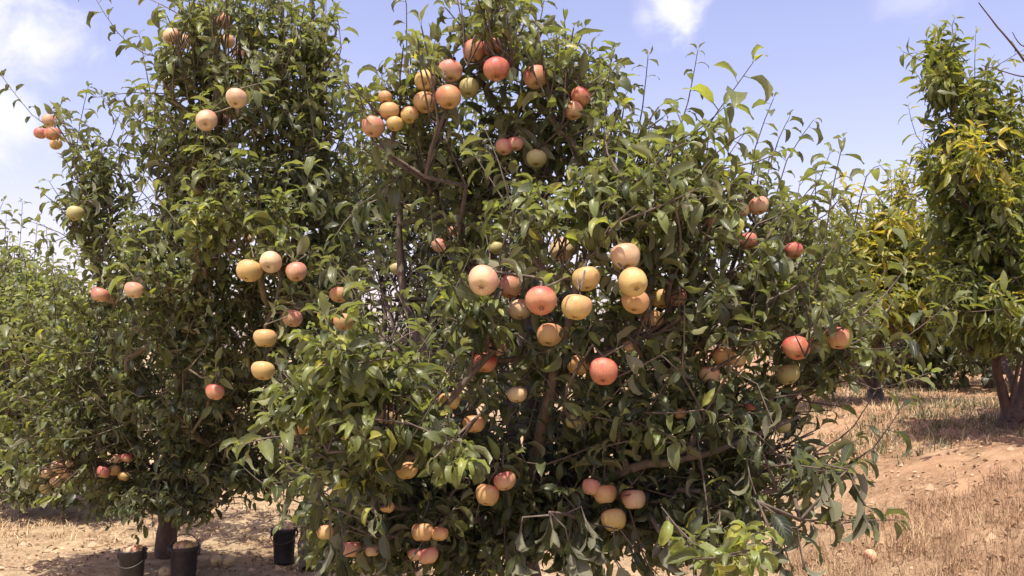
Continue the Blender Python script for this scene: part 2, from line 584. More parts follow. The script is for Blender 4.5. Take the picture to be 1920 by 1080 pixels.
# ------------------------------------------------------------------ tree skeleton
class Tree:
    def __init__(s, base, r_tip=0.0022, expo=0.375):
        s.p = [np.array(base, float)]
        s.par = [-1]
        s.load = [0]
        s.path = [0.0]
        s.limb = [0]
        s.r_tip, s.expo = r_tip, expo
        s.L = Leaves()
        s.base = np.array(base, float)
        s.minr = {}
        s.free = [True]

    def node(s, p, par, limb=None, r=None):
        s.p.append(np.array(p, float))
        s.par.append(par)
        s.load.append(0)
        s.path.append(s.path[par] + np.linalg.norm(s.p[-1] - s.p[par]))
        s.limb.append(s.limb[par] if limb is None else limb)
        s.free.append(True)
        if r:
            s.minr[len(s.p) - 1] = r
        return len(s.p) - 1

    def polyline(s, pts, start, limb=None, r0=None, r1=None, sub=4):
        """smooth line through pts from an existing node"""
        pts = [s.p[start]] + [np.array(q, float) for q in pts]
        cur = start
        n = len(pts) - 1
        for i in range(n):
            a = pts[max(i - 1, 0)]
            b, c = pts[i], pts[i + 1]
            d = pts[min(i + 2, n)]
            for k in range(1, sub + 1):
                t = k / sub
                q = 0.5 * ((2 * b) + (-a + c) * t + (2 * a - 5 * b + 4 * c - d) * t * t + (-a + 3 * b - 3 * c + d) * t ** 3)
                tt = (i + t) / n
                rr = None if r0 is None else r0 + (r1 - r0) * tt
                q = q + rnd(.004 if rr is None else rr * .12)
                cur = s.node(q, cur, limb, rr)
        return cur

    def arr(s):
        return np.array(s.p), np.array(s.path)

    def attach(s, target):
        """join target to the nearest sensible node with a bowed branch; returns the node at target"""
        pa, ph = s.arr()
        d = np.linalg.norm(pa - target, axis=1)
        down = np.clip(pa[:, 2] - target[2] + .05, 0, None)
        cost = d + 0.25 * ph * .3 + down * .6
        cost[0] += 1
        cost[~np.array(s.free)] += 5
        i = int(np.argmin(cost))
        dist = d[i]
        if dist < .015:
            return i
        a = s.p[i]
        n = max(1, int(dist / .10))
        cur = i
        bow = rnd(.05 * dist) + UPV * (-.08 * dist)
        for k in range(1, n + 1):
            t = k / n
            q = a + (target - a) * t + bow * math.sin(math.pi * t)
            cur = s.node(q, cur)
        return cur

    def spray(s, base, d, length, n, size, tone, droop=.55, spread=1.0, node=None, tip=True):
        """a leafy twig"""
        i = s.attach(base) if node is None else node
        d = nrm(d)
        tone = tone + random.gauss(0, .09)
        steps = max(2, int(length / .075))
        cur, p = i, s.p[i].copy()
        pts = [p.copy()]
        dd = d.copy()
        for k in range(steps):
            dd = nrm(dd + rnd(.10) + UPV * .03)
            p = p + dd * length / steps
            cur = s.node(p, cur)
            s.load[cur] += 1
            s.free[cur] = False
            pts.append(p.copy())
        ang = random.uniform(0, 6.28)
        for k in range(n):
            t = (k + .5 + random.uniform(-.3, .3)) / n
            t = min(max(t, 0), .999) ** .8
            f = t * steps
            a = int(f)
            q = pts[a] + (pts[a + 1] - pts[a]) * (f - a)
            tw = nrm(pts[a + 1] - pts[a])
            ang += 2.4
            side = nrm(np.cross(tw, UPV + rnd(.01)))
            oth = np.cross(side, tw)
            rad = side * math.cos(ang) + oth * math.sin(ang)
            ld = tw * (.35 + .35 * t) + rad * .85 * spread - UPV * droop * random.uniform(.1, 1.2) + rnd(.16)
            nn = UPV * .75 + d * .2 + rnd(.62)
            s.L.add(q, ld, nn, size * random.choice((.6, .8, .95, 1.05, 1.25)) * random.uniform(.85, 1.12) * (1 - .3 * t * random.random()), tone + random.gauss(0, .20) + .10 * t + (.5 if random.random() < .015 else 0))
        if tip:
            for k in range(2):
                s.L.add(pts[-1], nrm(pts[-1] - pts[-2]) + rnd(.4) - UPV * .1, UPV + rnd(.4), size * random.uniform(.5, .85), tone + .14 + random.gauss(0, .08))
        return cur

    def shoot(s, pts, size=.075, tone=.35, gap=.035, r=None, droop=.5, r0=.0035):
        """long new shoot through the points, leaves singly up its length"""
        i = s.attach(np.array(pts[0]))
        end = s.polyline(pts[1:], i, None, r0, .0014, 2)
        chain = [end]
        while chain[-1] != i:
            chain.append(s.par[chain[-1]])
        chain = chain[::-1]
        ang, acc = random.uniform(0, 6), 0
        for a, b in zip(chain[:-1], chain[1:]):
            pa, pb = s.p[a], s.p[b]
            ln = np.linalg.norm(pb - pa)
            s.load[b] += .3
            s.free[b] = False
            acc += ln
            tw = nrm(pb - pa)
            while acc > gap:
                acc -= gap * random.uniform(.75, 1.3)
                ang += 2.4
                q = pb - tw * acc
                side = nrm(np.cross(tw, np.array([0, 1, .1])))
                oth = np.cross(side, tw)
                rad = side * math.cos(ang) * 1.3 + oth * math.sin(ang) * .8
                s.L.add(q, tw * .55 + rad * .75 - UPV * droop * random.uniform(0, .9), UPV + tw * .3 + rnd(.3), size * random.uniform(.8, 1.3), tone + random.gauss(0, .1))
        for k in range(3):
            s.L.add(s.p[end], tw + rnd(.5), UPV + rnd(.5), size * random.uniform(.45, .7), tone + .2)

    def radii(s):
        n = len(s.p)
        load = np.array(s.load, float)
        for i in range(n - 1, 0, -1):
            load[s.par[i]] += load[i]
        r = s.r_tip * np.maximum(load, .25) ** s.expo
        for i, v in s.minr.items():
            r[i] = max(r[i], v)
        return r

    def wood(s, sides=7):
        """{limb: mesh arrays}: every chain swept as one tapering tube"""
        n = len(s.p)
        r = s.radii()
        kids = [[] for _ in range(n)]
        for i in range(1, n):
            kids[s.par[i]].append(i)
        out = {}
        todo = [0]
        starts = [(0, None)]
        while starts:
            st, frm = starts.pop()
            chain = [] if frm is None else [frm]
            cur = st
            while True:
                chain.append(cur)
                ks = kids[cur]
                if not ks:
                    break
                same = [k for k in ks if s.limb[k] == s.limb[cur]]
                if not same:
                    for k in ks:
                        starts.append((k, cur))
                    break
                nx = max(same, key=lambda k: r[k])
                for k in ks:
                    if k != nx:
                        starts.append((k, cur))
                cur = nx
            if len(chain) < 2:
                continue
            P_ = np.array([s.p[i] for i in chain])
            R_ = np.array([r[i] for i in chain])
            if frm is not None:
                R_[0] = min(r[chain[0]], R_[1] * 1.25)
            sd_ = sides if R_.max() > .012 else (5 if R_.max() > .004 else 3)
            lim = s.limb[st]
            V, Fq, off = out.setdefault(lim, ([], [], [0]))
            T = np.gradient(P_, axis=0)
            ref = np.array([1.0, .1, 0])
            for k in range(len(P_)):
                t = nrm(T[k])
                ref = nrm(ref - t * (ref @ t))
                bi = np.cross(t, ref)
                for q in range(sd_):
                    a = 2 * math.pi * q / sd_
                    rr = R_[k] * (1 + (.12 * noise.noise(Vector(P_[k] * 9) + Vector((q * 1.7, 0, 0))) if R_[k] > .012 else 0))
                    V.append(P_[k] + rr * (math.cos(a) * ref + math.sin(a) * bi))
                if k:
                    b0 = off[0] + (k - 1) * sd_
                    for q in range(sd_):
                        Fq.append((b0 + q, b0 + (q + 1) % sd_, b0 + sd_ + (q + 1) % sd_, b0 + sd_ + q))
            off[0] += len(P_) * sd_
        return out


ALL = []


def finish_tree(T, name, label, cat, kind, lod, leafmat, bark, group=None, singles=True, trunk=None):
    e = ob(name, None, None, T.base)
    e.empty_display_size = .2
    tag(e, label, cat, group)
    T.root = e
    for lim, (V, Fq, _) in sorted(T.wood().items()):
        V = np.array(V) - T.base
        me = mesh_np('trunk' if lim == 0 else 'branch', V, np.array(Fq), trunk if trunk and lim == 0 else bark)
        ob('trunk' if lim == 0 else 'branch', me, e)
    T.L.freeze()
    T.kind, T.lod, T.leafmat, T.singles = kind, lod, leafmat, singles
    ALL.append(T)


def fill(T, blobs, size, per=9, length=.24, axis=None, droop=.55, more=1.0):
    """blobs: photo-space ellipses with a depth range -> sprays inside that volume of the crown"""
    items = []
    for bl in blobs:
        cx, cy, rx, ry, d, dd, n, tone = bl[:8]
        bias = np.array(bl[8]) if len(bl) > 8 else np.zeros(3)
        pad = .06 * F / d
        rx, ry = max(rx - pad, rx * .45), max(ry - pad, ry * .45)
        for _ in range(int(n * more + .5)):
            while True:
                a, b, c = random.uniform(-1, 1), random.uniform(-1, 1), random.uniform(-1, 1)
                if a * a + b * b + c * c < 1:
                    break
            items.append((P(cx + a * rx, cy + b * ry, d + c * dd), tone, bias, P(cx, cy, d)))
    fork = axis
    items.sort(key=lambda it: np.linalg.norm(it[0] - fork))
    for p, tone, bias, cen in items:
        out = p - fork
        out = nrm(out) * .8 + UPV * .35 + bias + rnd(.35)
        l = length * random.uniform(.6, 1.25)
        T.spray(p - nrm(out) * l * .5, out, l, int(per * random.uniform(.7, 1.3)), size, tone, droop)


def whips(T, blobs, n, size, length=.42, up=.6, tone=.0, gap=.034):
    """young shoots that break out of the crown all over its surface"""
    wt = [bl[2] * bl[3] for bl in blobs]
    for bl in random.choices(blobs, wt, k=n):
        cx, cy, rx, ry, d, dd, _, tn = bl[:8]
        a = random.uniform(-math.pi, math.pi)
        e = random.uniform(-.3, 1)
        p = P(cx + math.cos(a) * rx * .8, cy - abs(math.sin(a)) * ry * .8 * (1 if e > 0 else -1), d - dd * random.uniform(-.6, .6))
        side = RT * math.cos(a) * .7 - FW * random.uniform(-.4, .5) + UPV * (up if e > 0 else -.1) + rnd(.2)
        l = length * random.uniform(.45, 1.25)
        side = nrm(side)
        q1 = p + side * l * .5 + rnd(.015)
        q2 = p + side * l * .85 + UPV * l * random.uniform(-.1, .35)
        x, y, z = proj(np.array([p, (p + q1) / 2, q1, (q1 + q2) / 2, q2]))
        if T in FRONT and (y < np.interp(x, TOPLINE[:, 0], TOPLINE[:, 1])).any():
            continue
        if any((((x - ax) ** 2 + (y - ay) ** 2 < (ar * 1.25) ** 2) & (z < ad + .05)).any() for ax, ay, ar, ad in AXY):
            continue
        T.shoot([p, q1, q2], size * random.uniform(.75, 1.15), tn + tone, gap * random.uniform(.7, 1.2), droop=random.uniform(.2, 1.1))


def limbs(T, fork_node, lines):
    for k, (pts, r0, r1) in enumerate(lines):
        T.polyline([P(*q) for q in pts], fork_node, k + 1, r0, r1)


def gz(px, d):
    x = (px - 960) / F * d
    return x, d


# px, py, diameter px, skin, how much of it is clear of leaves, how far the calyx faces the camera, label
AP = [
    # upper crown of the tall tree
    (322, 69, 33, 'peach', 1, .6, 'pale peach apple, the upper of two hanging above the curled yellow leaf'),
    (345, 78, 29, 'orange', .8, .3, 'orange apple tucked against the pale peach one above the yellow leaf'),
    (420, 40, 31, 'pink', .7, .3, 'shaded brownish pink apple highest in the tall apple tree'),
    (426, 78, 29, 'orange', .8, .3, 'shaded orange apple just below the highest apple of the tall tree'),
    (447, 98, 24, 'peach', .8, .3, 'small pale apple at the foot of the highest cluster in the tall tree'),
    (319, 156, 27, 'green', .5, .3, 'greenish apple half hidden under the topmost leaves of the tall tree'),
    (443, 185, 39, 'cream', 1, .6, 'cream apple alone above the pink pair in the tall tree'),
    (387, 226, 39, 'peach', 1, .7, 'rosy apple with its calyx showing, left of the pair in the tall tree'),
    (414, 226, 31, 'pink', .8, .3, 'pink apple squeezed beside the rosy one in the tall tree'),
    (434, 211, 30, 'yellow', .6, .3, 'yellowish apple behind a limb below the cream apple'),
    (92, 226, 27, 'peach', 1, .3, 'peach apple at the top of the cluster on the lone outer shoot'),
    (76, 250, 24, 'pink', .9, .3, 'dull pink apple on the outer side of the lone shoot cluster'),
    (98, 251, 28, 'red', 1, .3, 'bright red apple in the middle of the lone shoot cluster'),
    (105, 271, 23, 'yellow', .9, .3, 'small yellow apple at the bottom of the lone shoot cluster'),
    (141, 400, 31, 'green', .7, .3, 'green apple shaded by dark leaves below the lone shoot'),
    (372, 358, 31, 'green', .5, .3, 'yellow green apple hidden in the middle crown of the tall tree'),
    (431, 462, 29, 'peach', .8, .3, 'peach apple peeping out left above the big yellow pair'),
    (467, 446, 23, 'cream', .8, .3, 'small cream apple right above the big yellow pair'),
    (467, 508, 48, 'yellow', 1, .3, 'large warm yellow apple, the lower one of the sunlit pair'),
    (507, 492, 42, 'cream', 1, .7, 'bright cream apple, the upper one of the sunlit pair'),
    (556, 510, 40, 'pink', .7, .5, 'shaded rosy apple just right of the sunlit pair'),
    (188, 553, 33, 'pink', .8, .3, 'pink apple at the bend of the olive limb'),
    (209, 562, 27, 'peach', .6, .3, 'shaded apple tucked beside the pink one at the olive limb'),
    (251, 544, 35, 'peach', .7, .3, 'dusky peach apple alone to the right of the olive limb pair'),
    (497, 634, 44, 'yellow', .7, .3, 'dull yellow apple with a leaf shadow, below the sunlit pair'),
    (548, 597, 37, 'pink', .6, .3, 'dim pink apple above and right of the dull yellow one'),
    (636, 553, 36, 'orange', .6, .3, 'dark shaded apple high between the two front trees'),
    (644, 604, 38, 'orange', .6, .3, 'dark shaded apple just above the bright green leaf rosette'),
    (493, 695, 44, 'yellow', .8, .3, 'golden apple partly wrapped by dry leaves in the shade'),
    (403, 735, 35, 'red', .6, .3, 'dark red apple deep in the shade of the tall tree'),
    (108, 875, 27, 'cream', 1, .3, 'cream apple topmost in the low cluster at the left edge'),
    (88, 887, 23, 'cream', 1, .3, 'pale apple outermost in the low cluster at the left edge'),
    (121, 888, 24, 'peach', 1, .3, 'peach tinted apple on the inner side of the low left cluster'),
    (106, 902, 23, 'cream', 1, .3, 'pale apple under the middle of the low left cluster'),
    (85, 917, 21, 'green', .9, .3, 'small greenish apple lowest in the low left cluster'),
    (132, 871, 19, 'cream', .8, .3, 'smallest pale apple behind the low left cluster'),
    (194, 885, 27, 'pink', 1, .3, 'pink apple at the outer end of the low drooping branch'),
    (215, 882, 23, 'orange', .8, .3, 'orange apple in the middle of the low drooping branch'),
    (220, 860, 22, 'peach', .9, .3, 'peach apple on top of the low drooping branch'),
    (238, 859, 21, 'pink', .9, .3, 'small rosy apple at the inner end of the low drooping branch'),
    (232, 893, 22, 'yellow', .7, .3, 'yellow green apple hanging under the low drooping branch'),
    # the leaning tree behind
    (743, 504, 24, 'green', 1, .3, 'small round green apple in the dark gap between the trees'),
    (823, 460, 30, 'pink', .8, .3, 'dusky pink apple in the shade behind the main tree'),
    (850, 432, 25, 'pink', .7, .3, 'little dusky apple above the other in the shade behind'),
    (768, 387, 19, 'green', .9, .3, 'tiny green apple high in the leaning tree behind'),
    # top arch of the main tree
    (699, 238, 45, 'pink', 1, .3, 'bright pink apple at the lower left end of the arching top branch'),
    (730, 209, 37, 'orange', 1, .3, 'orange apple just above the bright pink end apple'),
    (740, 232, 34, 'yellow', .7, .3, 'dull yellow apple behind the bright pink end apple'),
    (722, 183, 27, 'orange', .7, .3, 'small brownish apple at the top of the arch lower end'),
    (768, 216, 34, 'yellow', .8, .3, 'golden apple low between the two ends of the arch'),
    (798, 152, 42, 'yellow', 1, .9, 'yellow apple whose dark calyx faces outward on the arch'),
    (797, 193, 45, 'orange', 1, .5, 'glowing orange apple directly under the yellow calyx one'),
    (844, 134, 46, 'peach', 1, .3, 'peach pink apple at the shoulder of the top arch'),
    (841, 183, 49, 'orange', 1, .45, 'big golden orange apple below the peach pink shoulder apple'),
    (879, 165, 38, 'green', .8, .3, 'olive green shaded apple behind the shoulder of the arch'),
    (889, 95, 44, 'pink', .8, .3, 'pink apple crossed by a dark leaf in the topmost trio'),
    (922, 89, 38, 'pink', .9, .3, 'pale pink apple uppermost in the topmost trio'),
    (931, 130, 50, 'red', 1, .35, 'large rosy red apple lowest in the topmost trio'),
    (1005, 145, 46, 'pink', .8, .5, 'rosy apple half covered by leaves right of the topmost trio'),
    (1088, 182, 38, 'red', .8, .3, 'orange red apple above its paler neighbour near the crown edge'),
    (1075, 208, 37, 'pink', .9, .3, 'pink and cream apple just under the orange red one'),
    (945, 276, 34, 'pink', .7, .3, 'shaded pink apple in the dark below the topmost trio'),
    (966, 270, 30, 'pink', .6, .3, 'smaller shaded apple touching the pink one in the dark'),
    (1006, 298, 40, 'green', .7, .3, 'dull green apple in the dark hollow beside the trunk top'),
    # middle of the main tree
    (905, 527, 58, 'peach', 1, .8, 'big rosy cream apple at the outer end of the middle cluster'),
    (955, 538, 46, 'pink', .9, .3, 'pink apple wedged between the rosy cream and red ones'),
    (1015, 565, 60, 'red', 1, .7, 'biggest red blushed apple in the centre of the middle cluster'),
    (975, 580, 46, 'cream', .95, .3, 'cream apple peeping from behind the biggest red one'),
    (1053, 469, 46, 'cream', 1, .8, 'cream apple with dark calyx alone above the middle cluster'),
    (1081, 576, 57, 'yellow', 1, .3, 'round golden apple right beside the biggest red one'),
    (1099, 523, 54, 'yellow', .95, .3, 'golden apple shaded by a leaf above the round golden one'),
    (1172, 481, 54, 'cream', 1, .3, 'pale yellow apple at the top of the golden column'),
    (1187, 530, 56, 'yellow', 1, .8, 'amber apple with its calyx outward in the golden column'),
    (1191, 566, 54, 'orange', 1, .3, 'amber apple beneath the calyx one in the golden column'),
    (1222, 600, 46, 'orange', 1, .3, 'amber apple at the foot of the golden column'),
    (1240, 560, 42, 'yellow', .95, .3, 'half hidden golden apple at the side of the golden column'),
    (1268, 558, 40, 'peach', .95, .3, 'peach apple farthest out to the side of the golden column'),
    (1031, 628, 50, 'orange', .8, .4, 'orange apple with a dark leaf over half of it, below the red one'),
    (931, 465, 27, 'green', .7, .3, 'small green apple behind leaves above the rosy cream one'),
    (910, 680, 46, 'red', .95, .3, 'dim red apple under the middle cluster'),
    (930, 650, 42, 'peach', .8, .3, 'dim peach apple behind the dim red one'),
    (1131, 697, 54, 'red', 1, .6, 'glossy crimson apple with yellow base and star calyx'),
    (1083, 685, 42, 'orange', .9, .3, 'orange apple half hidden just beside the glossy crimson one'),
    (1181, 648, 28, 'cream', .9, .3, 'small white cream apple above the glossy crimson one'),
    (970, 740, 38, 'cream', .7, .3, 'apple under a dark leaf in the gap below the middle cluster'),
    (843, 752, 42, 'yellow', .7, .3, 'dull brownish yellow apple in shade with a leaf across'),
    (888, 795, 42, 'orange', .8, .3, 'half lit orange apple at the edge of the dark hollow'),
    (729, 777, 47, 'cream', .9, .3, 'bright cream apple striped by a leaf among the low left leaves'),
    (645, 815, 37, 'yellow', .6, .3, 'shaded yellow apple behind the pale green leaves'),
    (763, 882, 42, 'yellow', .8, .3, 'long lit golden apple hanging in the low left foliage'),
    (562, 805, 30, 'yellow', .7, .3, 'small yellow apple at the outermost edge of the low left leaves'),
    # right side
    (1493, 653, 50, 'red', 1, .5, 'shiny rosy apple, left one of the outer pair on the right'),
    (1570, 634, 49, 'pink', .9, .3, 'reddish apple behind a twig, outermost of the right pair'),
    (1488, 470, 36, 'red', .9, .3, 'small orange red apple against the sky edge of the crown'),
    (1403, 452, 36, 'pink', .8, .3, 'faded pink apple left of the small orange red one'),
    (1423, 386, 38, 'peach', .9, .3, 'pale rosy apple highest on the outer right side'),
    (1393, 396, 25, 'cream', .7, .3, 'washed out little apple beside the highest right one'),
    (1330, 415, 27, 'peach', .7, .3, 'small pale apple among broad leaves of the upper right crown'),
    (1358, 668, 46, 'orange', .85, .3, 'shaded orange apple with dry leaves across it'),
    (1384, 676, 31, 'cream', .8, .3, 'small brightly lit apple touching the shaded orange one'),
    (1330, 702, 40, 'cream', .95, .3, 'striped pale apple under the shaded orange one'),
    (1478, 702, 46, 'green', .6, .3, 'olive apple in shade right under the shiny rosy one'),
    (1408, 762, 21, 'pink', .8, .3, 'tiny pink lit apple low on the right side'),
    (1468, 800, 30, 'green', .7, .3, 'yellow green apple among curled leaves low on the right'),
    (1276, 775, 25, 'orange', .6, .3, 'brownish apple lost in the dark lower right foliage'),
    # bottom
    (913, 928, 46, 'orange', 1, .3, 'orange apple, the lower of the touching pair by the dark hollow'),
    (947, 902, 42, 'pink', .9, .3, 'dusky pink apple, the upper of the touching pair by the hollow'),
    (792, 998, 42, 'orange', .9, .3, 'orange apple with a leaf shadow, upper in the bottom trio'),
    (824, 1001, 33, 'orange', .8, .3, 'shaded orange apple behind in the bottom trio'),
    (803, 1042, 39, 'pink', .9, .3, 'pink apple with a bright lit patch lowest of the bottom trio'),
    (779, 1040, 29, 'pink', .7, .3, 'narrow pink apple beside the lowest one of the bottom trio'),
    (610, 998, 33, 'yellow', .8, .3, 'dull yellow apple at the low outer skirt of the main tree'),
    (659, 1030, 39, 'pink', .8, .3, 'pink apple with a white highlight low beside the dry leaves'),
    (698, 1032, 29, 'peach', .6, .3, 'peach apple hidden right beside the low highlighted pink one'),
    (1108, 913, 37, 'peach', .7, .3, 'peach apple at the start of the low orange row'),
    (1135, 926, 45, 'orange', .8, .3, 'orange apple in the middle of the low orange row'),
    (1188, 936, 47, 'peach', .9, .3, 'salmon apple at the end of the low orange row behind a twig'),
    (1150, 975, 47, 'yellow', .7, .5, 'yellow apple lowest under the low orange row'),
    (1075, 790, 31, 'green', .6, .3, 'dull green apple in the deep shade near the trunk'),
    (725, 950, 29, 'orange', .6, .3, 'brown shaded apple above the bottom trio'),
]
KD = 0.078 * F


def apple_depth(i, dia, py):
    if 41 <= i < 45:
        return 6.2
    if i < 41:
        # the tall tree: small ones are smaller fruit, part hidden ones sit deeper
        return min(max(KD / dia, 3.35), 4.9)
    dep = min(max(KD / dia, 2.15), 2.75)
    return min(max(dep, 2.5), 3.0) if py < 310 else dep


AXY = np.array([(a[0], a[1], a[2] / 2, apple_depth(i, a[2], a[1])) for i, a in enumerate(AP)], float)
# how high the outermost shoots of the two front trees reach
TOPLINE = np.array([(-100, 400), (60, 400), (100, 280), (160, 170), (250, 80), (300, -90), (635, -90), (655, 110), (700, 130), (745, 110), (800, 75), (860, 10), (890, -90), (1010, -90), (1050, 75), (1150, 115),
                    (1230, 170), (1340, 190), (1420, 160), (1500, 210), (1560, 290), (1650, 330), (1700, 440), (1760, 560), (3000, 600)], float)


# ---- main apple tree
mb = np.array([0.05, 3.45, height(0.05, 3.45)])
M = Tree(mb)
FRONT = [M]
fk = M.polyline([mb + (0.02, 0.0, .25), mb + (-.02, .02, .52)], 0, 0, .075, .06)
limbs(M, fk, [
    ([(1000, 860, 3.3), (985, 640, 3.3), (1000, 360, 3.25), (950, 230, 3.0), (900, 150, 2.9)], .045, .005),
    ([(930, 880, 3.3), (830, 720, 3.1), (760, 560, 3.1), (750, 380, 3.15), (770, 250, 3.0)], .034, .004),
    ([(1060, 880, 3.3), (1130, 700, 3.1), (1190, 500, 3.0), (1205, 400, 2.8)], .034, .006),
    ([(1080, 900, 3.2), (1220, 720, 3.0), (1310, 645, 2.8), (1400, 620, 2.75), (1520, 560, 2.8)], .034, .005),
    ([(940, 900, 3.1), (840, 830, 2.8), (740, 760, 2.6), (640, 700, 2.5)], .028, .005),
    ([(1060, 940, 3.1), (1180, 880, 2.8), (1330, 850, 2.7), (1500, 780, 2.7)], .028, .005),
    ([(960, 800, 3.5), (930, 600, 3.8), (900, 400, 3.9), (1080, 260, 3.8)], .034, .006),
    ([(900, 960, 3.1), (800, 960, 2.9), (690, 940, 2.8)], .022, .005),
    ([(1000, 880, 3.0), (1040, 700, 2.75), (1080, 560, 2.6), (1100, 440, 2.6)], .026, .005),
])
fork = P(990, 800, 3.35)
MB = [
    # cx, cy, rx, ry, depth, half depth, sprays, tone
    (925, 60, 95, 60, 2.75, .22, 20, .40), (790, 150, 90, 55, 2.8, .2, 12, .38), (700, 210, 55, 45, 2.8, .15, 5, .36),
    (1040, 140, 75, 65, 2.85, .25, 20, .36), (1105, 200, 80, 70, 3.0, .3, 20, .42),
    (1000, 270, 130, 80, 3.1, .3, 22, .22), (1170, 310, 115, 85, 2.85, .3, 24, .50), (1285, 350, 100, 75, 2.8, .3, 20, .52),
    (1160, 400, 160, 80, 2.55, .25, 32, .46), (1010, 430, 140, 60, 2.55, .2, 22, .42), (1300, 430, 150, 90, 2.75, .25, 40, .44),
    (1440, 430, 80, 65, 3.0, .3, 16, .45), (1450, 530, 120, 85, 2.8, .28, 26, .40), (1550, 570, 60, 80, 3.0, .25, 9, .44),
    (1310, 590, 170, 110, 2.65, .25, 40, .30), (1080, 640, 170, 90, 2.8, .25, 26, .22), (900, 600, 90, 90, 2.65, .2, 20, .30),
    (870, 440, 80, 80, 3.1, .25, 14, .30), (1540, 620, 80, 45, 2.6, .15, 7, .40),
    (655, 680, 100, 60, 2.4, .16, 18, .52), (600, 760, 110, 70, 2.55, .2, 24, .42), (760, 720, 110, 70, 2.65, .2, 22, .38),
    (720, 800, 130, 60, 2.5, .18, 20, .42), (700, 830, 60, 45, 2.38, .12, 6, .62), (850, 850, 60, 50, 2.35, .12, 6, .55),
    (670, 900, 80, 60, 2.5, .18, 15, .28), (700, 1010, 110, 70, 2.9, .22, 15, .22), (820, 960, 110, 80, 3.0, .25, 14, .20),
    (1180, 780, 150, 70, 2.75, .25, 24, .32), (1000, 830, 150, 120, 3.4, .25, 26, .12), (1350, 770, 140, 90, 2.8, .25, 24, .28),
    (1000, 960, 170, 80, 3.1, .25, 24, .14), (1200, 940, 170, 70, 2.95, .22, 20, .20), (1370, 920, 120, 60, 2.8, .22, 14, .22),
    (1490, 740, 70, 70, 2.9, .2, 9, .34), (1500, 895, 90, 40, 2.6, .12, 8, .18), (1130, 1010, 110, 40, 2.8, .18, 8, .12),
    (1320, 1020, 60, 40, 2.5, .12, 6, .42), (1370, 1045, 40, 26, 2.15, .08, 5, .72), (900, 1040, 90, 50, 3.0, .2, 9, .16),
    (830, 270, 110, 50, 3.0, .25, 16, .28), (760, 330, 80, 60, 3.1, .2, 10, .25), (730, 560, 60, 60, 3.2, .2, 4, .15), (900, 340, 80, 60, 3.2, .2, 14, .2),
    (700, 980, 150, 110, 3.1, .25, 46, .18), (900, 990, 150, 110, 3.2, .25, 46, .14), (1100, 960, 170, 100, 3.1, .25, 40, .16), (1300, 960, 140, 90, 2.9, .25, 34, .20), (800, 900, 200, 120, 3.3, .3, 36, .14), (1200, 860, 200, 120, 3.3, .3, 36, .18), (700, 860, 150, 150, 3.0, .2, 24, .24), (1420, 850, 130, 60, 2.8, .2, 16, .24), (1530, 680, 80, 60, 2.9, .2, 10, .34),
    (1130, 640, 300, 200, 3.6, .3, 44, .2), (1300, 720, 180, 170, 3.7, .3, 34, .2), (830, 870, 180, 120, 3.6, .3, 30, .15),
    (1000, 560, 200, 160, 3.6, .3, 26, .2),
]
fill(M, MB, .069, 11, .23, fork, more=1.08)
whips(M, [b for b in MB if b[4] < 3.3], 360, .072, .32, .6)
# long new shoots, standing up against the sky
for pts, size, tone in [
    ([(1205, 395, 2.78), (1290, 290, 2.7), (1345, 210, 2.65), (1410, 120, 2.6)], .105, .66),
    ([(1180, 330, 2.9), (1205, 200, 2.9), (1215, 105, 2.9)], .05, .25),
    ([(1255, 300, 3.0), (1290, 190, 3.0), (1308, 95, 3.0)], .05, .25),
    ([(1405, 380, 2.9), (1415, 280, 2.9), (1450, 185, 2.9)], .06, .45),
    ([(1450, 390, 3.0), (1475, 300, 3.0), (1525, 225, 3.0)], .055, .35),
    ([(1435, 340, 3.2), (1460, 260, 3.2), (1480, 220, 3.2)], .05, .3),
    ([(1518, 590, 2.6), (1545, 460, 2.6), (1560, 360, 2.6), (1582, 260, 2.6)], .055, .40),
    ([(1570, 560, 3.0), (1600, 430, 3.0), (1625, 330, 3.0), (1650, 310, 3.0)], .07, .55),
    ([(1410, 640, 2.5), (1415, 550, 2.5), (1430, 470, 2.5)], .06, .40),
    ([(770, 170, 2.8), (762, 100, 2.8), (762, 10, 2.8), (752, -30, 2.8)], .042, .15),
    ([(985, 100, 2.9), (1010, 50, 2.9), (1020, 0, 2.9)], .045, .3),
    ([(870, 110, 2.7), (868, 50, 2.7), (862, -20, 2.7)], .06, .35),
    ([(925, 80, 2.6), (915, 30, 2.6), (935, -30, 2.6)], .085, .4),
    ([(1135, 330, 2.6), (1132, 230, 2.6), (1145, 120, 2.6)], .06, .35),
    ([(1580, 650, 2.7), (1640, 655, 2.7), (1700, 650, 2.75)], .07, .5),
    ([(1480, 870, 2.4), (1560, 880, 2.4), (1600, 870, 2.4)], .08, .2),
    ([(1420, 720, 2.5), (1460, 820, 2.45), (1490, 900, 2.4)], .075, .2),
    ([(1500, 975, 2.4), (1580, 975, 2.4), (1680, 975, 2.4)], .06, .4),
    ([(1590, 700, 3.0), (1640, 730, 3.0), (1740, 700, 3.0)], .075, .55),
    ([(1560, 830, 2.8), (1600, 800, 2.8), (1650, 720, 2.8)], .055, .4),
    ([(1420, 940, 2.35), (1470, 975, 2.3), (1490, 1000, 2.3)], .095, .05),
    ([(760, 790, 2.3), (820, 815, 2.25), (870, 830, 2.25)], .055, .6),
    ([(1240, 950, 2.3), (1300, 1020, 2.2), (1370, 1040, 2.15)], .075, .8),
]:
    M.shoot([P(*q) for q in pts], size, tone, .032)
